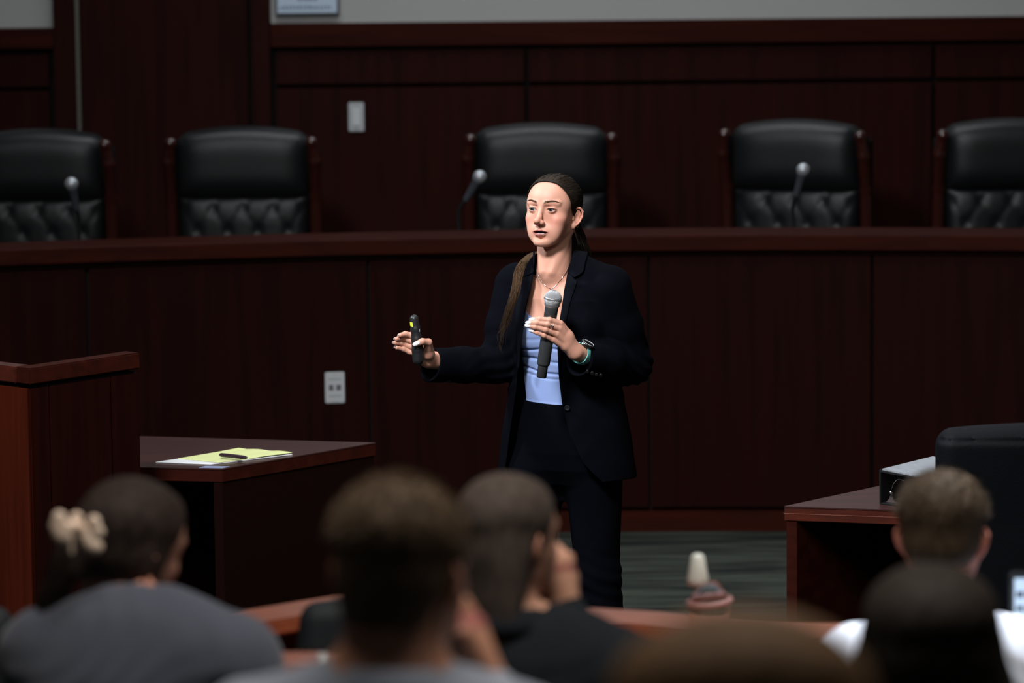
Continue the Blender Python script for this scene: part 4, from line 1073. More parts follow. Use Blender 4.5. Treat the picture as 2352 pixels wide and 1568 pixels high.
high_chair('leftmost high-backed black leather chair, partly cut off, microphone before it', 84, math.radians(-5), 15.78, ch0)
high_chair('black leather chair directly behind the speaker\'s head', 1242, math.radians(0), 15.84, ch0)
high_chair('black leather chair turned sideways so its flank shows, fourth from left', 1826, math.radians(-20), 15.90, ch0)
high_chair('rightmost high-backed black leather chair, cut off by the frame', 2322, math.radians(3), 15.84, ch0)
# stand microphones on the bench
def stand_mic(label, hp, tail, foot, Y, lean):
    h = P(hp[0], hp[1], Y + lean); tl = P(tail[0], tail[1], Y); ft = P(foot[0], foot[1], Y + .03)
    base = Vector((ft.x, ft.y, .76)); t = thing('stand_microphone', label, 'microphone', base, 0, 'microphones along the bench')
    d = (tl - h).normalized(); R = alignz(d)
    b = MB(); b.ball(h, (.0265, .0265, .026), R, 20, 12); b.build('grille', mat('pale grille', (0.42, 0.44, 0.47), 0.45, metal=.6), t)
    L_ = (tl - h).length
    b = MB(); b.lathe([(.020, .014), (.0225, .019), (.019, .026), (.0175, .03), (.0125, L_ * .9), (.011, L_), (.002, L_ + .002)], h, R, 24); b.build('microphone_body', mat('mic grey', (0.075, 0.085, 0.10), 0.35, metal=.3), t)
    pts = spline([tuple(tl - d * .02), tuple(tl + d * .05), tuple((tl + d * .08) * .4 + Vector((ft.x, ft.y, 1.05)) * .6), tuple((base.x, base.y, .90)), tuple((base.x, base.y, .765))], 24)
    b = MB(); b.tube([Vector(p) for p in pts], .007, 10); b.build('gooseneck', M_BLACKP, t)
    b = MB(); b.lathe([(.001, .03), (.02, .03), (.055, .02), (.062, .008), (.062, 0), (.001, 0)], base, None, 28); b.build('base', M_BLACKP, t)
stand_mic('stand microphone in front of the leftmost leather chair', (164, 422), (177, 484), (179, 560), 15.19, -.05)
stand_mic('stand microphone left of the speaker\'s head, leaning left', (1102, 406), (1068, 462), (1062, 540), 15.22, -.04)
stand_mic('stand microphone in front of the sideways leather chair', (1845, 390), (1828, 452), (1831, 540), 15.22, -.04)

# ---------------------------------------------------------------- left witness stand and desk
WZT = 1.15
def polybox(b, pts, z0, z1, bev=0): b.prism([(p[0], p[1]) for p in pts], z0, z1, bev)
C_ = PZ(68, 846, WZT); E_ = PZ(322, 809, WZT); dE = (E_ - C_); dE.z = 0; Lc = dE.length; dE.normalize(); dF = Vector((-dE.y, dE.x, 0))
ws = thing('witness_stand', 'tall cherry wood stand with a capped top rail at the left edge', 'stand', (C_.x, C_.y, 0))
Rw = Matrix((dE, dF, Vector((0, 0, 1)))).transposed(); fz = PZ(68, 846, WZT).z
capt = .048
b = MB(); cb_ = Vector((C_.x, C_.y, 0))
b.box((0, 0, WZT - capt), (Lc, .06, WZT), Rw, cb_, .004); b.build('top_rail', M_WOODH, ws)
b = MB(); b.box((0, .06, WZT - capt), (.06, .55, WZT), Rw, cb_, .004); b.build('top_rail', M_EDGE, ws)
b = MB(); b.box((.014, .014, .08), (Lc - .014, .05, WZT - capt - .006), Rw, cb_); b.box((.014, .014, .08), (.05, .55, WZT - capt - .006), Rw, cb_); b.build('frame', M_DARK, ws)
seg = [0.006, .083, .345, Lc + .004]
for i, (a, c) in enumerate(((.004, .078), (.084, .325), (.331, Lc - .002))):
    b = MB(); b.box((a, .006, .02), (c, .02, WZT - capt - .012), Rw, cb_, .002); b.build('side_panel', M_WOOD, ws)
b = MB(); b.box((.004, .006, .02), (.02, .55, WZT - capt - .012), Rw, cb_, .002); b.build('front_panel', M_WOODR, ws)
b = MB(); b.box((.03, .03, .0), (Lc - .02, .5, .1), Rw, cb_); b.build('plinth', M_DARK, ws)
TZ_ = .76
def table(name, label, cor, zt, th, parts, base_at):
    t = thing(name, label, 'desk', base_at)
    b = MB(); polybox(b, cor, zt - .004, zt, 0); b.build('desk_top', M_TOP, t)
    b = MB(); polybox(b, cor, zt - th, zt - .004, .002); b.build('edge_band', M_EDGE if name == 'counsel_desk' else M_WOODH, t)
    for nm, pts, z0, z1, m_ in parts:
        b = MB(); polybox(b, pts, z0, z1, .001); b.build(nm, m_, t)
    return t
A0 = PZ(511, 1076, TZ_); A1 = PZ(863, 1016, TZ_); A3 = PZ(331, 1072.5, TZ_); A2 = PZ(331, 1001.5, TZ_)
A3b = A0 + (A3 - A0) * 4.5; A2b = A1 + (A2 - A1) * 1.75
def lerp(a, c, t): return a + (c - a) * t
inn = (A3 - A0).normalized(); sd = (A1 - A0).normalized()
side = [A0 + sd * .004 + inn * .004, A1 - sd * .004 + inn * .004, A1 - sd * .004 + inn * .032, A0 + sd * .004 + inn * .032]
bk = [A1 + inn * .01 - sd * .05, A2b - sd * .05, A2b - sd * .03, A1 + inn * .01 - sd * .03]
side2 = [p + inn * .95 for p in side]
M_DKW = mat('black brown veneer', (0.0075, 0.0022, 0.0015), 0.5, spec=0.06)
table('witness_desk', 'dark brown desk beside the witness stand with a yellow pad on it', [A0, A1, A2b, A3b], TZ_, .042,
      [('side_panel', side, 0, TZ_ - .042, M_DKW), ('side_panel', side2, 0, TZ_ - .042, M_DKW), ('back_panel', bk, .05, TZ_ - .042, M_WOOD)], (A0.x, A0.y, 0))
# yellow pad, pen and card
pz = TZ_
q = [PZ(358, 1058, pz + .006), PZ(484, 1063, pz + .006), PZ(671, 1041, pz + .006), PZ(548, 1032.5, pz + .006)]
pd = thing('legal_pad', 'yellow lined writing pad with curled pages on the dark desk', 'notepad', (q[0].x, q[0].y, pz))
def sheet(name, cs, z0, thick, material, curl, seed, parent, n=26):
    g = np.random.RandomState(seed); V = []; k = n + 1
    for i in range(k):
        for j in range(k):
            u, v = i / n, j / n; p = (cs[0] * (1 - u) + cs[1] * u) * (1 - v) + (cs[3] * (1 - u) + cs[2] * u) * v
            z = z0 + curl * (v * (1 - .4 * v) * .5 + .35 * abs(math.sin(u * PI * 2.3 + seed)) * v + .25 * math.sin(v * PI * 3 + u * 2) * u * .6 + .5 * v ** 3)
            V.append(Vector((p.x, p.y, z)))
    m = len(V); V += [Vector((v.x, v.y, max(pz + .0004, v.z - thick))) for v in V]
    Fc = []
    for i in range(n):
        for j in range(n): a = i * k + j; Fc.append((a, a + 1, a + k + 1, a + k)); Fc.append((m + a, m + a + k, m + a + k + 1, m + a + 1))
        for j in (0, n): a = i * k + j; Fc.append((a, a + k, m + a + k, m + a))
    for j in range(n):
        for i in (0, n): a = i * k + j; Fc.append((a, a + 1, m + a + 1, m + a))
    return mesh(name, V, Fc, material, parent, True)
M_YEL = mat('yellow paper', (0.62, 0.66, 0.30), 0.8)
nt = M_YEL.node_tree; wv_ = nt.nodes.new('ShaderNodeTexWave'); wv_.wave_type = 'BANDS'; wv_.bands_direction = 'X'; wv_.inputs['Scale'].default_value = 55; wv_.inputs['Distortion'].default_value = 0
tc_ = nt.nodes.new('ShaderNodeTexCoord'); nt.links.new(tc_.outputs['Object'], wv_.inputs[0]); rp = nt.nodes.new('ShaderNodeValToRGB'); rp.color_ramp.elements[0].position = .0; rp.color_ramp.elements[0].color = (.56, .62, .32, 1); rp.color_ramp.elements[1].position = .12; rp.color_ramp.elements[1].color = (.64, .68, .30, 1)
nt.links.new(wv_.outputs[1], rp.inputs[0]); nt.links.new(rp.outputs[0], nt.nodes['Principled BSDF'].inputs['Base Color'])
sheet('pad_block', q, pz + .003, .003, mat('white page edges', (0.70, 0.71, 0.72), 0.7), 0.001, 1, pd)
sheet('yellow_sheet', [lerp(q[0], q[3], .26), lerp(q[1], q[2], .10), q[2], q[3]], pz + .0045, .0012, M_YEL, .007, 2, pd)
p0, p1 = PZ(505, 1044, pz + .018), PZ(566, 1050.5, pz + .017)
pn = thing('pen', 'dark purple pen lying on the yellow pad', 'pen', p0)
b = MB(); R_ = alignz(p1 - p0); Lp = (p1 - p0).length; b.lathe([(.001, 0), (.0045, .001), (.0062, .006), (.0064, Lp * .5), (.0060, Lp * .85), (.0048, Lp * .97)], p0, R_, 18); b.build('barrel', mat('dark purple plastic', (0.030, 0.014, 0.022), 0.35), pn)
b = MB(); b.lathe([(.0045, Lp * .965), (.0040, Lp * 1.0), (.0022, Lp * 1.03), (.0005, Lp * 1.035)], p0, R_, 14); b.build('tip', M_BLACKP, pn)
cq = [PZ(457, 1073.5, pz + .001), PZ(512, 1074.5, pz + .001), PZ(528, 1071, pz + .001), PZ(472, 1070, pz + .001)]
b = MB(); b.prism([(v.x, v.y) for v in cq], pz + .0003, pz + .0016); settag(b.build('card', mat('blue grey card', (0.22, 0.26, 0.42), 0.6)), 'small blue grey card at the front edge of the witness desk', 'card')

# ---------------------------------------------------------------- right desk, binder and chair
D0 = PZ(1801, 1162, TZ_); D1 = PZ(2064, 1171, TZ_); D3 = PZ(2021, 1115, TZ_)
sd2 = (D3 - D0).normalized(); in2 = (D1 - D0).normalized()
D1b = D0 + in2 * 1.9; D3b = D0 + sd2 * .78; D2b = D1b + sd2 * .78
leg = [D0 + sd2 * .004 + in2 * .004, D0 + sd2 * .004 + in2 * .034, D3b - sd2 * .004 + in2 * .034, D3b - sd2 * .004 + in2 * .004]
bk2 = [D3b - sd2 * .08 + in2 * .034, D3b - sd2 * .08 + in2 * 1.85, D3b - sd2 * .06 + in2 * 1.85, D3b - sd2 * .06 + in2 * .034]
table('counsel_desk', 'red brown desk on the right with a black binder on it', [D0, D1b, D2b, D3b], TZ_, .042,
      [('side_panel', leg, 0, TZ_ - .042, M_WOODH), ('side_panel', [p + in2 * 1.8 for p in leg], 0, TZ_ - .042, M_WOODH), ('back_panel', bk2, .05, TZ_ - .042, M_DARK)], (D0.x, D0.y, 0))
b = MB(); 
for a_, e_ in ((D0 - in2 * .0006 - sd2 * .0012, D1b - sd2 * .0012),):
    n_ = Vector((in2.y, -in2.x, 0)); b.prism([(a_.x, a_.y), (e_.x, e_.y), (e_.x + n_.x * -.002, e_.y - .0), (a_.x, a_.y + .002)], TZ_ - .0215, TZ_ - .0200)
b.build('edge_line', mat('pale inlay', (0.20, 0.07, 0.045), 0.4), [o for o in bpy.data.objects if o.name == 'counsel_desk'][0])
# binder: spine up on the left, rings towards us, pages on top sloping back
bo = PZ(2022, 1158, TZ_); bd = (PZ(2150, 1072, TZ_) - PZ(2040, 1100, TZ_)); 
bn = thing('ring_binder', 'open black ring binder with chrome rings and grey page edges on the right desk', 'binder', bo)
Rb_ = Matrix.Rotation(math.radians(-37), 3, 'Z')
def BX(lo, hi, nm, m_, bev=.001, par=None, rot=None):
    b = MB(); b.box(lo, hi, Rb_ if rot is None else Rb_ @ rot, bo, bev); return b.build(nm, m_, par or bn)
BX((0, 0, .001), (.30, .26, .005), 'bottom_cover', M_BLACKP)
BX((-.004, 0, .001), (.001, .26, .100), 'spine', M_BLACKP)
# the raised top: a sloping stack of pages and cover
b = MB(); prof = [(0.0, .0975), (0.30, .072), (0.30, .068), (0.0, .0925)]
V = [Rb_ @ Vector((x, y, z)) + bo for y in (0.0, .27) for x, z in prof]; b.add(V, [(0, 1, 2, 3), (7, 6, 5, 4), (0, 4, 5, 1), (1, 5, 6, 2), (2, 6, 7, 3), (3, 7, 4, 0)]); tcv = b.build('top_cover', M_BLACKP, bn)
b = MB(); prof = [(0.004, .1015), (0.29, .078), (0.29, .073), (0.004, .0978)]
V = [Rb_ @ Vector((x, y, z)) + bo for y in (0.004, .28) for x, z in prof]; b.add(V, [(0, 1, 2, 3), (7, 6, 5, 4), (0, 4, 5, 1), (1, 5, 6, 2), (2, 6, 7, 3), (3, 7, 4, 0)])
b.build('pages', mat('grey page edges', (0.30, 0.31, 0.33), 0.7, noise=((0.17, 0.18, 0.20), 30, (1, 14, 1), 4)), bn)
BX((.085, .03, .005), (.28, .25, .060), 'page_stack', mat('page stack', (0.42, 0.44, 0.43), 0.8))
BX((.080, .012, .046), (.10, .10, .0475), 'divider_tab', mat('green tab', (0.12, 0.32, 0.12), 0.6))
rgm = BX((.012, .012, .005), (.048, .25, .0085), 'ring_mechanism', M_METAL, .001)
b = MB(); b.prism([(0, 0), (.034, 0), (.024, .010), (.020, .026), (.014, .026), (.010, .010)], 0, .003); 
V = [bo + Rb_ @ Vector((.013 + v.x, .010 + v.z, .007 + v.y)) for v in b.V]; b.V = V; b.build('lever', M_CHROME, rgm)
b = MB(); b.ball(bo + Rb_ @ Vector((.030, .008, .036)), .0048); b.build('lever_tip', M_CHROME, rgm)
for k, yy in enumerate((.02, .24)):
    b = MB(); b.tube([bo + Rb_ @ Vector((.020 + .032 - .032 * math.cos(a), yy, .012 + .062 * math.sin(a))) for a in np.linspace(0, PI * .62, 18)], .0011, 8); b.build('ring', M_CHROME, bn)
# tall black chair in front of the right desk
cz = P(2152, 990, 10.45); 
oc = thing('office_chair', 'tall black leather office chair standing before the right desk', 'chair', (cz.x + .31, 10.45, 0))
F = Field(); H_ = cz.z; cx0 = cz.x; 
F.raw((lambda c, hx, hy, hz, r, : (lambda p: (lambda q: np.sqrt((np.maximum(q, 0) ** 2).sum(1)) + np.minimum(q.max(1), 0) - r)(np.abs(p - c) - np.array((hx, hy, hz)) + r)))(np.array((cx0 + .31, 10.45 + .02, (H_ + .45) / 2)), .31, .06, (H_ - .45) / 2, .045), np.array((cx0, 10.35, .44)), np.array((cx0 + .62, 10.55, H_ + .01)))
F.raw(lambda p: -.016 * (1 - ((p[:, 0] - cx0 - .31) / .31) ** 2) * np.clip((p[:, 2] - H_ + .25) / .25, 0, 1) + .006 * np.exp(-((p[:, 2] - H_ + .012 * 0 + .022) / .004) ** 2) * (p[:, 1] < 10.46) - .0 + .006 * np.exp(-((p[:, 2] - W(1300, 1272).z) / .003) ** 2), (-9, -9, -9), (99, 99, 99), 'd')
M_NAVYL = mat('blue black leather', (0.0025, 0.003, 0.0048), 0.6, spec=0.14, bump=(200, .1, (1, 1, 1)))
netmesh('backrest', F, .008, M_NAVYL, oc)
b = MB(); b.box((cx0 + .04, 10.5, .42), (cx0 + .58, 11.02, .53), bev=.04); b.build('seat', M_NAVYL, oc)
b = MB(); b.tube([(cx0 + .31, 10.75, .1), (cx0 + .31, 10.75, .43)], .03, 14); b.build('gas_column', M_METAL, oc)
for i in range(5):
    a = 2 * PI * i / 5 + .3; b = MB(); b.tube([(cx0 + .31, 10.75, .11), (cx0 + .31 + math.cos(a) * .28, 10.75 + math.sin(a) * .28, .065)], [.03, .018], 8); lg = b.build('leg', M_BLACKP, oc)
    b = MB(); b.ball((cx0 + .31 + math.cos(a) * .28, 10.75 + math.sin(a) * .28, .03), .03, None, 12, 8); b.build('caster', M_BLACKP, lg)

# ---------------------------------------------------------------- the tiered seating in front, out of focus
TIERS = [(8.02, 7.22, .20), (7.22, 6.02, .33), (6.02, 4.62, .52), (4.62, -1.0, .70)]
b = MB(); b.box((-6, 8.0, -.1), (6, 8.2, 0)); b.build('floor', M_CARPET)['kind'] = 'structure'
for y1, y0, z in TIERS:
    b = MB(); b.box((-6, y0, -.1), (6, y1, z)); b.build('floor', M_CARPET)['kind'] = 'structure'
def desk_run(name, label, far, zc_, capw, th, zfloor, wt, at):
    """a run of seminar desk: raised cap, panel below and a lower worktop on the near side; far = outer edge pixels"""
    t = thing(name, label, 'desk', at)
    fp = [PZ(px, py, zc_) for px, py in far]; n = len(fp)
    def off(d):
        out = []
        for i in range(n):
            a, c = fp[max(0, i - 1)], fp[min(n - 1, i + 1)]; t_ = (c - a); t_.z = 0; t_.normalize(); out.append(fp[i] + Vector((t_.y, -t_.x, 0)) * d)
        return out
    def strip(nm, d0, d1, z0, z1, m_, bev=.006):
        A, Bq = off(d0), off(d1); b = MB(); b.prism([(p.x, p.y) for p in A] + [(p.x, p.y) for p in Bq[::-1]], z0, z1, bev); return b.build(nm, m_, t)
    strip('cap_rail', 0, capw, zc_ - th, zc_, M_RAIL); strip('front_panel', .03, .06, zfloor, zc_ - th, M_WOOD, 0)
    strip('worktop', .06, .06 + wt, zc_ - .13, zc_ - .09, M_RAIL); strip('moulding', .06, .09, zc_ - .09, zc_ - th, M_WOODH, 0)
    return t
desk_run('seminar_desk', 'front run of orange brown tiered desk with a raised rail, bent at an angle', [(300, 1441), (807, 1360), (1316, 1391), (1950, 1430), (2600, 1470)], 1.0, .15, .035, .0, .46, (0, 8, 0))
desk_run('seminar_desk', 'second run of orange brown desk, just left of the short-haired man in grey', [(300, 1492), (830, 1496), (1330, 1502)], 1.13, .13, .045, .2, .42, (0, 7, .33))
def person_frame(px, py, Y, turn, pitch=0, roll=0): return rotm(180 + turn, pitch, roll), np.array(P(px, py, Y))
def hand(F, wr, d, nrm, curl=0.5, s=1.0, side=1):
    """palm and five fingers: wr wrist, d pointing direction, nrm back of the hand"""
    wr = np.array(wr, float); d = np.array(d, float); d /= np.linalg.norm(d); nrm = np.array(nrm, float); nrm -= d * (nrm @ d); nrm /= np.linalg.norm(nrm); sx = np.cross(d, nrm) * side
    for i, (ox, L_, r_) in enumerate(((.028, .072, .0088), (.009, .080, .0090), (-.010, .074, .0087), (-.027, .058, .0078))):
        k = wr + d * .088 * s + sx * ox * s; F.cap(wr + d * .01, k, .024 * s, .0125 * s, k=.012)
        pts = [k]; dd = d.copy()
        for j, f in enumerate((.45, .30, .25)):
            a = curl * (0.7, 1.0, .8)[j]; dd = dd * math.cos(a) - nrm * math.sin(a) if j == 0 else dd * math.cos(a) + np.cross(sx * -side, dd) * math.sin(a) * (1 if np.cross(sx * -side, d) @ nrm < 0 else -1)
            dd = dd / np.linalg.norm(dd); pts.append(pts[-1] + dd * L_ * f * s)
        g = Field(); g.chain(pts, [r_ * s, r_ * .95 * s, r_ * .88 * s, r_ * .78 * s], k=.002); F.sub(g, 'u', .004)
    g = Field(); g.chain([wr + d * .02 + sx * .018, wr + d * .055 + sx * .043 - nrm * .01, wr + d * .082 + sx * .050 - nrm * .02, wr + d * .104 + sx * .044 - nrm * .028], [.017 * s, .0125 * s, .0105 * s, .0085 * s], k=.005); F.sub(g, 'u', .008)
def sitter(label, px, py, Y, turn, tier, cloth, hair_mat, pitch=0, roll=0, s=1.0, male=False, tturn=0, lean=0.0, w=.155, shz=-.215, neckl=12, hair=None, arms=None, collar=None, trous=None, skin=(0.50, 0.27, 0.19), res=.0042, dx=0.0, slope=.035):
    R, o = person_frame(px, py, Y, turn, pitch, roll)
    t = thing('person', label, 'person', (o[0], o[1] - lean - .05, tier))
    up = math.radians(tturn); X = np.array((math.cos(up), -math.sin(up), 0)); Yv = np.array((math.sin(up), math.cos(up), 0)); Z = np.array((0, 0, 1.0))
    sc = o + np.array((dx, -lean, shz))          # between the shoulders
    hip = np.array((sc[0], sc[1] - .02, tier + .55))
    def G(x, y, z): return sc + X * x + Yv * y + Z * z
    def torso(F, e, k=.05):
        for m in (-1, 1): F.cap(G(m * .055, 0, slope), G(m * w, 0, -.012), .048 + e, .058 + e, k=k)
        F.cap(G(-w, 0, -.02), G(w, 0, -.02), .062 + e, .062 + e, k=k)
        F.ell((sc + hip) / 2 + Yv * .0 + Z * .06, (w + .035 + e, .115 + e, abs(sc[2] - hip[2]) * .62), k=k)
        F.ell(hip, (.165 + e, .13 + e, .16), k=k)
    arms_ = arms or [None, None]; AR = []
    for m, a in zip((-1, 1), arms_):
        sh = G(m * (w + .01), 0, -.03); el = G(m * (w + .07), .04, -.27) if a is None else np.array(a[0]); wr = G(m * (w - .02), .28, -.22) if a is None else np.array(a[1])
        AR.append((sh, el, wr, a))
    Bf = Field(); add_head(Bf, R, o, s, True, male=male, necklen=neckl, neckdir=(0.5, 0.0), neckr=None)
    torso(Bf, -.012)
    for sh, el, wr, a in AR:
        Bf.chain([sh, el, wr], [.040, .034, .024], k=.02)
        if a is None: hand(Bf, wr, Yv * 1.0 + Z * -.15, Z, .45, 1.0 + .06 * male, 1 if AR[0][2] is wr else -1)
        else: hand(Bf, wr, a[2], a[3], a[4], 1.0 + .06 * male, a[5])
    netmesh('body', Bf, res, M_SKIN, t, skin_col(R, o, s, base=skin, hl=CROP if male else SWEPT))
    global HFIELD; HFIELD = Bf
    add_eyes(t, R, o, s, detail=False)
    Cf = Field(); torso(Cf, .008)
    for sh, el, wr, a in AR: Cf.chain([sh, el, wr * .93 + el * .07], [.056, .050, .040], k=.03)
    nb = np.array(o) + np.array(R) @ np.array((0, 1.0, -14.0)) * .01 * s
    Cf.cap(nb - Z * .03, nb + Z * .06, .066, .060, 's', .01)
    Cf.raw(lambda p: .0016 * np.sin(p[:, 0] * 60 + 6 * np.sin(p[:, 2] * 18)) * np.sin(p[:, 2] * 34 + 5 * np.sin(p[:, 0] * 14)), (-9, -9, -9), (99, 99, 99), 'd')
    netmesh('shirt' if collar == 'shirt' else 'jacket', Cf, .006, cloth, t)
    b = MB(); n = 26; V = []; prof = [(0, -.02), (.002, .028), (.008, .030), (.022, -.004), (.020, -.014), (.008, .012)]
    for i in range(n + 1):
        a = math.radians(-60 + 300 * i / n) + 0; c_ = nb + Z * (-.005)
        e = -math.cos(math.radians(-150 + 300 * i / n)) * .5 + .5
        for dr_, dz in prof:
            r_ = .064 + dr_ * 1.3; th = math.radians(-240 + 300 * i / n); V.append(Vector(c_ + X * math.cos(th) * r_ + Yv * -math.sin(th) * -r_ * 1.05 + Z * (dz + .004 - .02 * e)))
    m = len(prof); b.add(V, [(i * m + k, i * m + (k + 1) % m, (i + 1) * m + (k + 1) % m, (i + 1) * m + k) for i in range(n) for k in range(m)], True); b.build('collar', cloth, t)
    Tf = Field()
    for m in (-1, 1):
        h0 = hip + X * m * .09; kn = hip + X * m * .12 + Yv * .43 + Z * -.02; an = np.array((kn[0], kn[1] + .04, tier + .10))
        Tf.chain([h0, kn, an], [.088, .066, .05], k=.03)
    netmesh('trousers', Tf, .010, trous or M_TROUS, t, parts=2)
    for m in (-1, 1):
        kn = hip + X * m * .12 + Yv * .47; b = MB(); b.ball((kn[0], kn[1] + .05, tier + .045), (.045, .13, .045), None, 14, 8); b.build('shoe', M_BLACKP, t)
    hobj = hair(t, R, o, s, hair_mat) if hair else None
    return t, R, o, hobj
def cap_hair(th=.5, line=CROP, vol=(0, 0, 0), lumps=None, groove=0.0, soft=.6, tufts=0, nm='hair', seed=1, length=2.0, thin=.0009):
    def fn(t, R, o, s, m_):
        F = hair_cap(R, o, s, th, line, soft, lumps, vol, groove)
        h = netmesh(nm, F, .0042, m_, t)
        if tufts:                              # short hair stands off the scalp in fine strands
            g = np.random.RandomState(seed); gl = hairline(line); cs = []
            while len(cs) < tufts:
                d = g.normal(0, 1, 3); d /= np.linalg.norm(d); d[2] = abs(d[2]) if g.uniform() < .55 else d[2]
                p = np.array((0, 1.0, 3.2)) + d * np.array((7.1 + th + vol[0], 8.9 + th + vol[1], 6.85 + th + vol[2])) * .985
                if gl(p[None])[0] < .3 or p[2] < -6.5: continue
                f = np.array((.15, .8, -.5)) if p[2] > 2 else np.array((0, .3, -1.0)); q = d * .5 + f * .6 + g.normal(0, .25, 3); q /= np.linalg.norm(q)
                L_ = length * g.uniform(.5, 1.1) * (1.0 if p[2] > 3 else .45)
                cs.append([tuple(o + R @ (p + (q * u + d * .35 * math.sin(u * 2.2)) * L_) * .01 * s) for u in (0, .33, .66, 1)])
            strands('hair_strands', cs, thin, m_, h)
        return h
    return fn
def hairm(nm, c1, c2): return mat(nm, c1, 0.7, spec=0.14, noise=(c2, 90, (1, 1, .25), 4))
H_A = hairm('blackish brown hair', (0.020, 0.013, 0.011), (0.040, 0.026, 0.021)); H_B = hairm('brown short hair', (0.070, 0.044, 0.026), (0.135, 0.090, 0.056))
H_C = hairm('dull brown long hair', (0.050, 0.037, 0.031), (0.085, 0.063, 0.052)); H_D = hairm('light brown hair', (0.042, 0.027, 0.016), (0.075, 0.050, 0.030))
H_E = hairm('black brown hair', (0.016, 0.012, 0.010), (0.030, 0.023, 0.018)); H_F = hairm('chestnut hair', (0.16, 0.080, 0.034), (0.27, 0.155, 0.075))
C_A = mat('slate grey blazer', (0.070, 0.076, 0.100), 0.9, spec=.15, sheen=.2); C_B = mat('pale grey jacket', (0.23, 0.25, 0.30), 0.9, spec=.15, sheen=.1); C_C = mat('black cardigan', (0.010, 0.012, 0.015), 0.9, spec=.15)
C_D = mat('white shirt', (0.75, 0.80, 0.92), 0.85, spec=.15); C_E = mat('dark blouse', (0.012, 0.012, 0.014), 0.9, spec=.15)
def long_hair(n, drop, width, vol, seed, line=SWEPT, back=5.0, spread=7.0, th=.6, tops=(0, 6.0, 3), thick=.0022, taper=.8):
    def fn(t, R, o, s, m_):
        F = hair_cap(R, o, s, th, line, .6, None, vol, .03, gc=(0, 0, 12))
        F.frame(R, o, .01 * s); F.ell((0, back - 1.5, -6), (6.8 + vol[0], 4.6, 9), k=3); F.ell((0, back, -8 - drop * .35), (width, 3.0, drop * .55), k=4); F.frame()
        h = netmesh('hair', F, .0045, m_, t); g = np.random.RandomState(seed); cs = []
        for _ in range(n):
            a = g.uniform(-1.9, 1.9); r = g.uniform(.9, 1.04); x = math.sin(a) * (7.3 + vol[0]) * r; y = 1.2 + math.cos(a) * (8.6 + vol[1]) * r * .95
            L_ = drop * g.uniform(.75, 1.08); ph = g.uniform(0, 6); x2 = math.sin(a * .8) * spread * g.uniform(.75, 1.1)
            c = []
            for i in range(14):
                u = i / 13; z = 4 - (L_ + 12) * u; k = min(1, u * 1.7)
                c.append(tuple(o + R @ (np.array((x * (1 - k) + x2 * k + .3 * math.sin(u * 7 + ph) * u, y * (1 - k) + (back + math.cos(a) * 3.2) * k + .3 * math.cos(u * 8 + ph) * u, z))) * .01 * s))
            cs.append(c)
        strands('hair_strands', cs, g.uniform(thick * .5, thick, n), m_, h); return h
    return fn
LINE_A = ([-9.5, -6, -1.6, 0.5, 2.5, 4.5, 6.2, 7.6, 8.6, 9.8], [1.0, -.3, -1.1, -2.2, -3.1, -4.0, -4.8, -5.3, -6.6, -12])
# the woman with the claw clip
def clip_hair(t, R, o, s, m_):
    F = hair_cap(R, o, s, .8, LINE_A, .6, [((0.6, 9.3, 1.0), (3.6, 2.8, 4.8), 2.5), ((1.2, 10.4, -3.5), (3.2, 3.0, 5.0), 2.5), ((-6.6, 1.0, -2.2), (2.3, 3.9, 4.6), 1.5), ((6.6, 1.0, -2.2), (2.3, 3.9, 4.6), 1.5), ((1.6, 10.6, -8.5), (2.6, 2.2, 4.5), 2.5)], (.5, .4, .3), .03)
    h = netmesh('hair', F, .0042, m_, t); g = np.random.RandomState(4); cs = []
    for _ in range(420):
        a, r = g.uniform(0, 2 * PI), math.sqrt(g.uniform()); x0_, y0_ = math.cos(a) * r * 3.0, math.sin(a) * r * 2.4; L_ = g.uniform(10, 21)
        cs.append([tuple(o + R @ np.array((1.2 + x0_ * (1 - .3 * u) + 1.2 * u, 10.6 + y0_ + 1.6 * math.sin(u * 2.6), 1 - L_ * u)) * .01 * s) for u in np.linspace(0, 1, 10)])
    strands('hair_strands', cs, g.uniform(.0006, .0016, 420), m_, h)
    M_CLIP = mat('cream pink clip', (0.80, 0.58, 0.44), 0.35, coat=.3, noise=((0.85, 0.68, 0.54), 40, (1, 1, 1), 2))
    root = None
    cp = [Vector(P(160, 1214, YA - .175)), Vector(P(198, 1222, YA - .155))]
    f = Field()
    for c_, lobes in ((P(147, 1210, YA - .17), [(-10, -22), (-17, -2), (-13, 16), (0, 24), (8, 2)]), (P(198, 1216, YA - .15), [(-22, -26), (-18, 2), (18, -18), (26, 6), (8, 34), (22, 40), (-4, 16)])):
        for dx, dy in lobes:
            q_ = Vector(c_) + Vector((dx / 1364, 0, -dy / 1364)); f.ell(q_, (.0115, .007, .0115), k=.007)
    f.cap(Vector(P(155, 1206, YA - .165)), Vector(P(190, 1212, YA - .15)), .007, .007, k=.006)
    f.cap(Vector(P(158, 1230, YA - .17)), Vector(P(163, 1268, YA - .165)), .006, .005, k=.006)
    netmesh('claw_clip', f, .003, M_CLIP, h, parts=1)
    return h
YA = 6.6
sitter('woman with dark hair in a cream claw clip and a slate grey blazer', 302, 1243, YA, 44, .33, C_A, H_A, pitch=-14, roll=-10, s=1.0, tturn=14, lean=.10, w=.168, shz=-.165, hair=clip_hair, dx=.02, neckl=10)
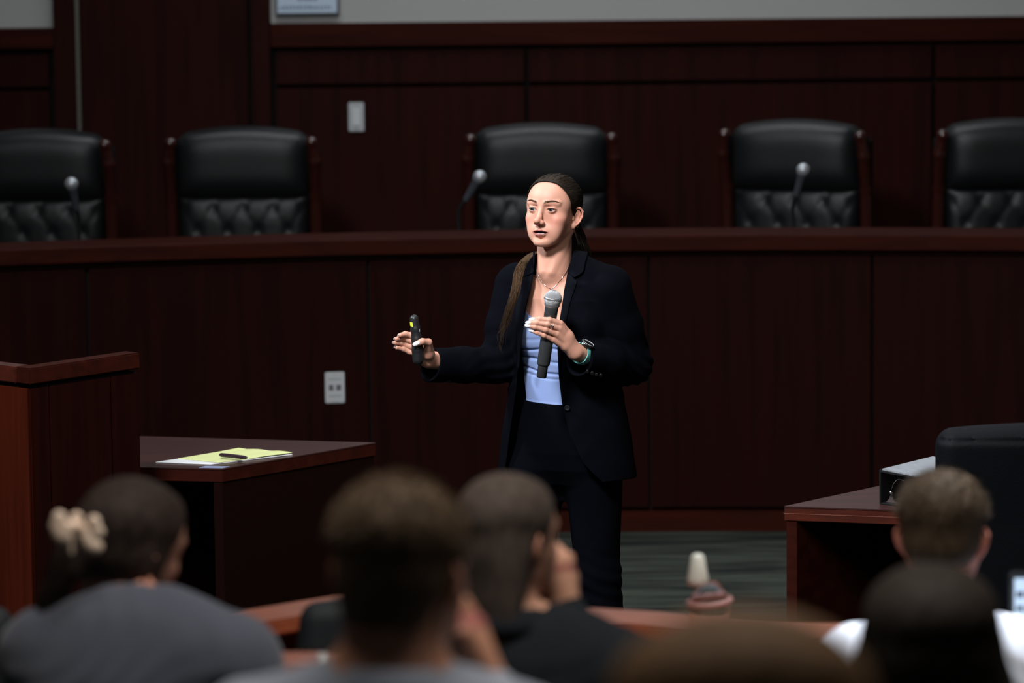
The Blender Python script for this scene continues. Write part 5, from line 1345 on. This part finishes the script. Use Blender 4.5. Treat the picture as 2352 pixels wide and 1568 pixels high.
sitter('man with short brown hair and a pale grey jacket, nearest the lower middle', 922, 1300, 5.1, 22, .52, C_B, H_B, pitch=-10, s=1.06, male=True, tturn=8, lean=.03, w=.175, shz=-.212, slope=.022,
       hair=cap_hair(.7, CROP, (.2, .1, .4), [((0, 5.0, -6.5), (5.0, 3.8, 4.6), 2.5)], .03, .6, 1300, seed=2, length=1.2, thin=.0014), dx=-.025, collar='jacket',
       arms=[None, (P(1180, 1680, 5.2), P(1125, 1590, 5.33), (-.28, .05, .95), (.9, -.3, .1), .35, 1)], skin=(.46, .22, .14))
def c_hair(t, R, o, s, m_):
    h = long_hair(520, 22, 7.0, (.2, .2, .2), 12, spread=6.2, back=6.0, thick=.0018)(t, R, o, s, m_)
    return h
sitter('woman with long brown hair resting her cheek on her fist', 1165, 1228, 6.5, 38, .33, C_C, H_C, pitch=-4, s=.98, tturn=16, lean=.02, w=.155, shz=-.22, hair=c_hair, dx=.05,
       arms=[None, (P(1345, 1545, 6.55), P(1296, 1405, 6.60), (-.12, .1, .95), (.75, -.6, .1), 1.15, 1)], skin=(.52, .27, .18))
sitter('young man with short light brown hair and a white shirt', 2166, 1216, 7.4, 14, .20, C_D, H_D, pitch=-3, s=1.04, male=True, tturn=0, lean=.05, w=.172, shz=-.235, slope=.012,
       hair=cap_hair(.6, CROP, (.3, 0, .3), [((0, -1.5, 7.6), (5.8, 6.2, 3.2), 1.5)], .02, .5, 1500, seed=5, length=1.5, thin=.0008), collar='shirt', skin=(.56, .23, .17))
sitter('person with near-black hair sitting in front of the man in white', 2138, 1462, 5.6, 4, .52, C_E, H_E, s=1.0, tturn=0, w=.15, shz=-.24, hair=long_hair(480, 14, 10.5, (2.2, 1.2, .4), 21, spread=12.0), pitch=-2)
sitter('person with chestnut brown hair, closest of all and cut off below', 1700, 1690, 3.4, -6, .70, C_E, H_F, s=1.05, tturn=0, w=.16, shz=-.25, hair=long_hair(460, 20, 9.5, (3.6, 1.6, .3), 31, spread=12.0), pitch=-4)
# chairs in the first row
def row_chair(label, px, py, Y, src=None):
    c = P(px, py, Y); loc = (c.x, Y, .20)
    if src:
        t = src.copy(); COL.objects.link(t); t.location = loc; t['label'] = label
        for ch in list(src.children): q = ch.copy(); COL.objects.link(q); q.parent = t
        return t
    t = thing('task_chair', label, 'chair', loc, 0, 'black chairs in the front row'); H_ = c.z - .20
    F = Field(); hb = np.array((.215, .045, (H_ - .48) / 2)); cb2 = np.array((0, 0, (H_ + .48) / 2))
    F.raw(lambda p: (lambda q: np.sqrt((np.maximum(q, 0) ** 2).sum(1)) + np.minimum(q.max(1), 0) - .044)(np.abs(p - cb2) - hb + .044), cb2 - hb, cb2 + hb)
    F.raw(lambda p: .02 * (p[:, 0] / .215) ** 2 * np.clip((p[:, 2] - H_ + .12) / .12, 0, 1), (-9, -9, -9), (9, 9, 9), 'd')
    netmesh('backrest', F, .008, mat('black mesh fabric', (0.012, 0.015, 0.019), 0.7), None).parent = t
    b = MB(); b.box((-.22, .03, .42), (.22, .48, .50), bev=.03); b.build('seat', mat('black mesh fabric', (0, 0, 0)), t, local=True)
    b = MB(); b.tube([(0, .25, .1), (0, .25, .42)], .028, 12); b.build('gas_column', M_METAL, t, local=True)
    b = MB(); b.box((-.04, -.0, .40), (.04, .04, H_ - .30), bev=.008); b.build('back_support', M_BLACKP, t, local=True)
    for i in range(5):
        a = 2 * PI * i / 5 + .3; b = MB(); b.tube([(0, .25, .10), (math.cos(a) * .27, .25 + math.sin(a) * .27, .05)], [.028, .02], 8); b.ball((math.cos(a) * .27, .25 + math.sin(a) * .27, .028), .028, None, 10, 6); b.build('leg', M_BLACKP, t, local=True)
    return t
rc = row_chair('rounded black chair back behind the short-haired man in grey', 930, 1366, 7.44)
row_chair('dark chair back at the left edge beyond the claw clip woman', -215, 1340, 7.42, rc)
# small things on the desks
Yb = 7.86; bc_ = P(1630, 1378, Yb); zb0 = .912
bt = thing('water_bottle', 'clear bottle with white tapered cap and pink ring on the front desk', 'bottle', (bc_.x, Yb, zb0))
M_CLEAR = mat('clear plastic', (0.92, 0.94, 0.94), 0.05, trans=1.0, ior=1.08, spec=.3)
zr = P(1630, 1380, Yb).z - zb0; zcap = P(1600, 1342, Yb).z - zb0; ztp = P(1600, 1272, Yb).z - zb0
b = MB(); b.lathe([(.001, .0), (.040, .0), (.042, .01), (.042, zr - .01), (.038, zr + .01), (.024, zcap - .008), (.018, zcap + .004), (.001, zcap + .005)], (bc_.x, Yb, zb0), None, 28); b.build('bottle_body', M_CLEAR, bt)
b = MB(); b.lathe([(.001, zcap - .002), (.0205, zcap), (.0215, zcap + .012), (.018, zcap + .03), (.0135, ztp - .006), (.009, ztp), (.001, ztp)], (bc_.x - .024 * 0 - .024, Yb, zb0), None, 22); b.build('cap', mat('ivory plastic', (0.66, 0.66, 0.58), 0.5), bt)
b = MB(); b.tube([(bc_.x + math.cos(a) * .042, Yb + math.sin(a) * .042, zb0 + zr + .004 * math.cos(a)) for a in np.linspace(0, 2 * PI, 30)], .006, 8, caps=False); b.build('ring', mat('pink plastic', (0.40, 0.19, 0.18), 0.5), bt)
wp = P(742, 1560, 6.82); 
tb = thing('lotion_tube', 'small white upright tube on the second desk', 'tube', (wp.x, 6.82, 1.04)); zt_ = P(742, 1500, 6.82).z - 1.04
b = MB(); b.lathe([(.001, 0), (.011, 0), (.011, .035), (.010, .036), (.0075, zt_), (.001, zt_)], (wp.x, 6.82, 1.04), None, 20); b.build('tube_body', mat('soft white', (0.60, 0.62, 0.60), 0.5), tb)
b = MB(); b.lathe([(.0115, 0), (.0118, .012), (.0115, .022)], (wp.x, 6.82, 1.04), None, 20); b.build('cap', M_WHITEP, tb)
fq = [PZ(1378, 1444, .915), PZ(1720, 1462, .915), PZ(1700, 1440, .915), PZ(1384, 1424, .915)]
b = MB(); b.prism([(v.x, v.y) for v in fq], .9105, .922); settag(b.build('closed_laptop', mat('slate lid', (0.11, 0.13, 0.16), 0.35, metal=.3)), 'closed slate grey laptop lying behind the front desk rail', 'laptop')
lp = thing('laptop', 'open laptop with a bright white screen at the right edge', 'laptop', (P(2326, 1400, 7.56).x + .17, 7.44, .91))
lx = P(2319, 1400, 7.56).x; lzt = P(2326, 1312, 7.56).z
b = MB(); b.box((lx, 7.56, .925), (lx + .35, 7.568, lzt), bev=.003); ld = b.build('lid', M_BLACKP, lp)
b = MB(); sx0 = lx + .009; sz1 = P(2326, 1328, 7.559).z; b.box((sx0, 7.5585, .945), (lx + .341, 7.5605, sz1)); b.build('screen', mat('lit screen', (.1, .1, .1), .3, emit=((0.55, 0.75, 1.0), 1.0)), lp)
b = MB()
for py_, hh in ((1365, .006), (1397, .005)):
    z_ = P(2326, py_, 7.558).z; x = sx0 + .004
    while x < lx + .32: b.box((x, 7.5575, z_ - hh), (x + .014, 7.5584, z_ + hh)); x += .018
b.build('screen_text', mat('screen text', (.015, .015, .05), .5), lp)
b = MB(); b.box((lx, 7.32, .912), (lx + .35, 7.56, .926), bev=.003); b.build('keyboard_base', M_GREYP, lp)
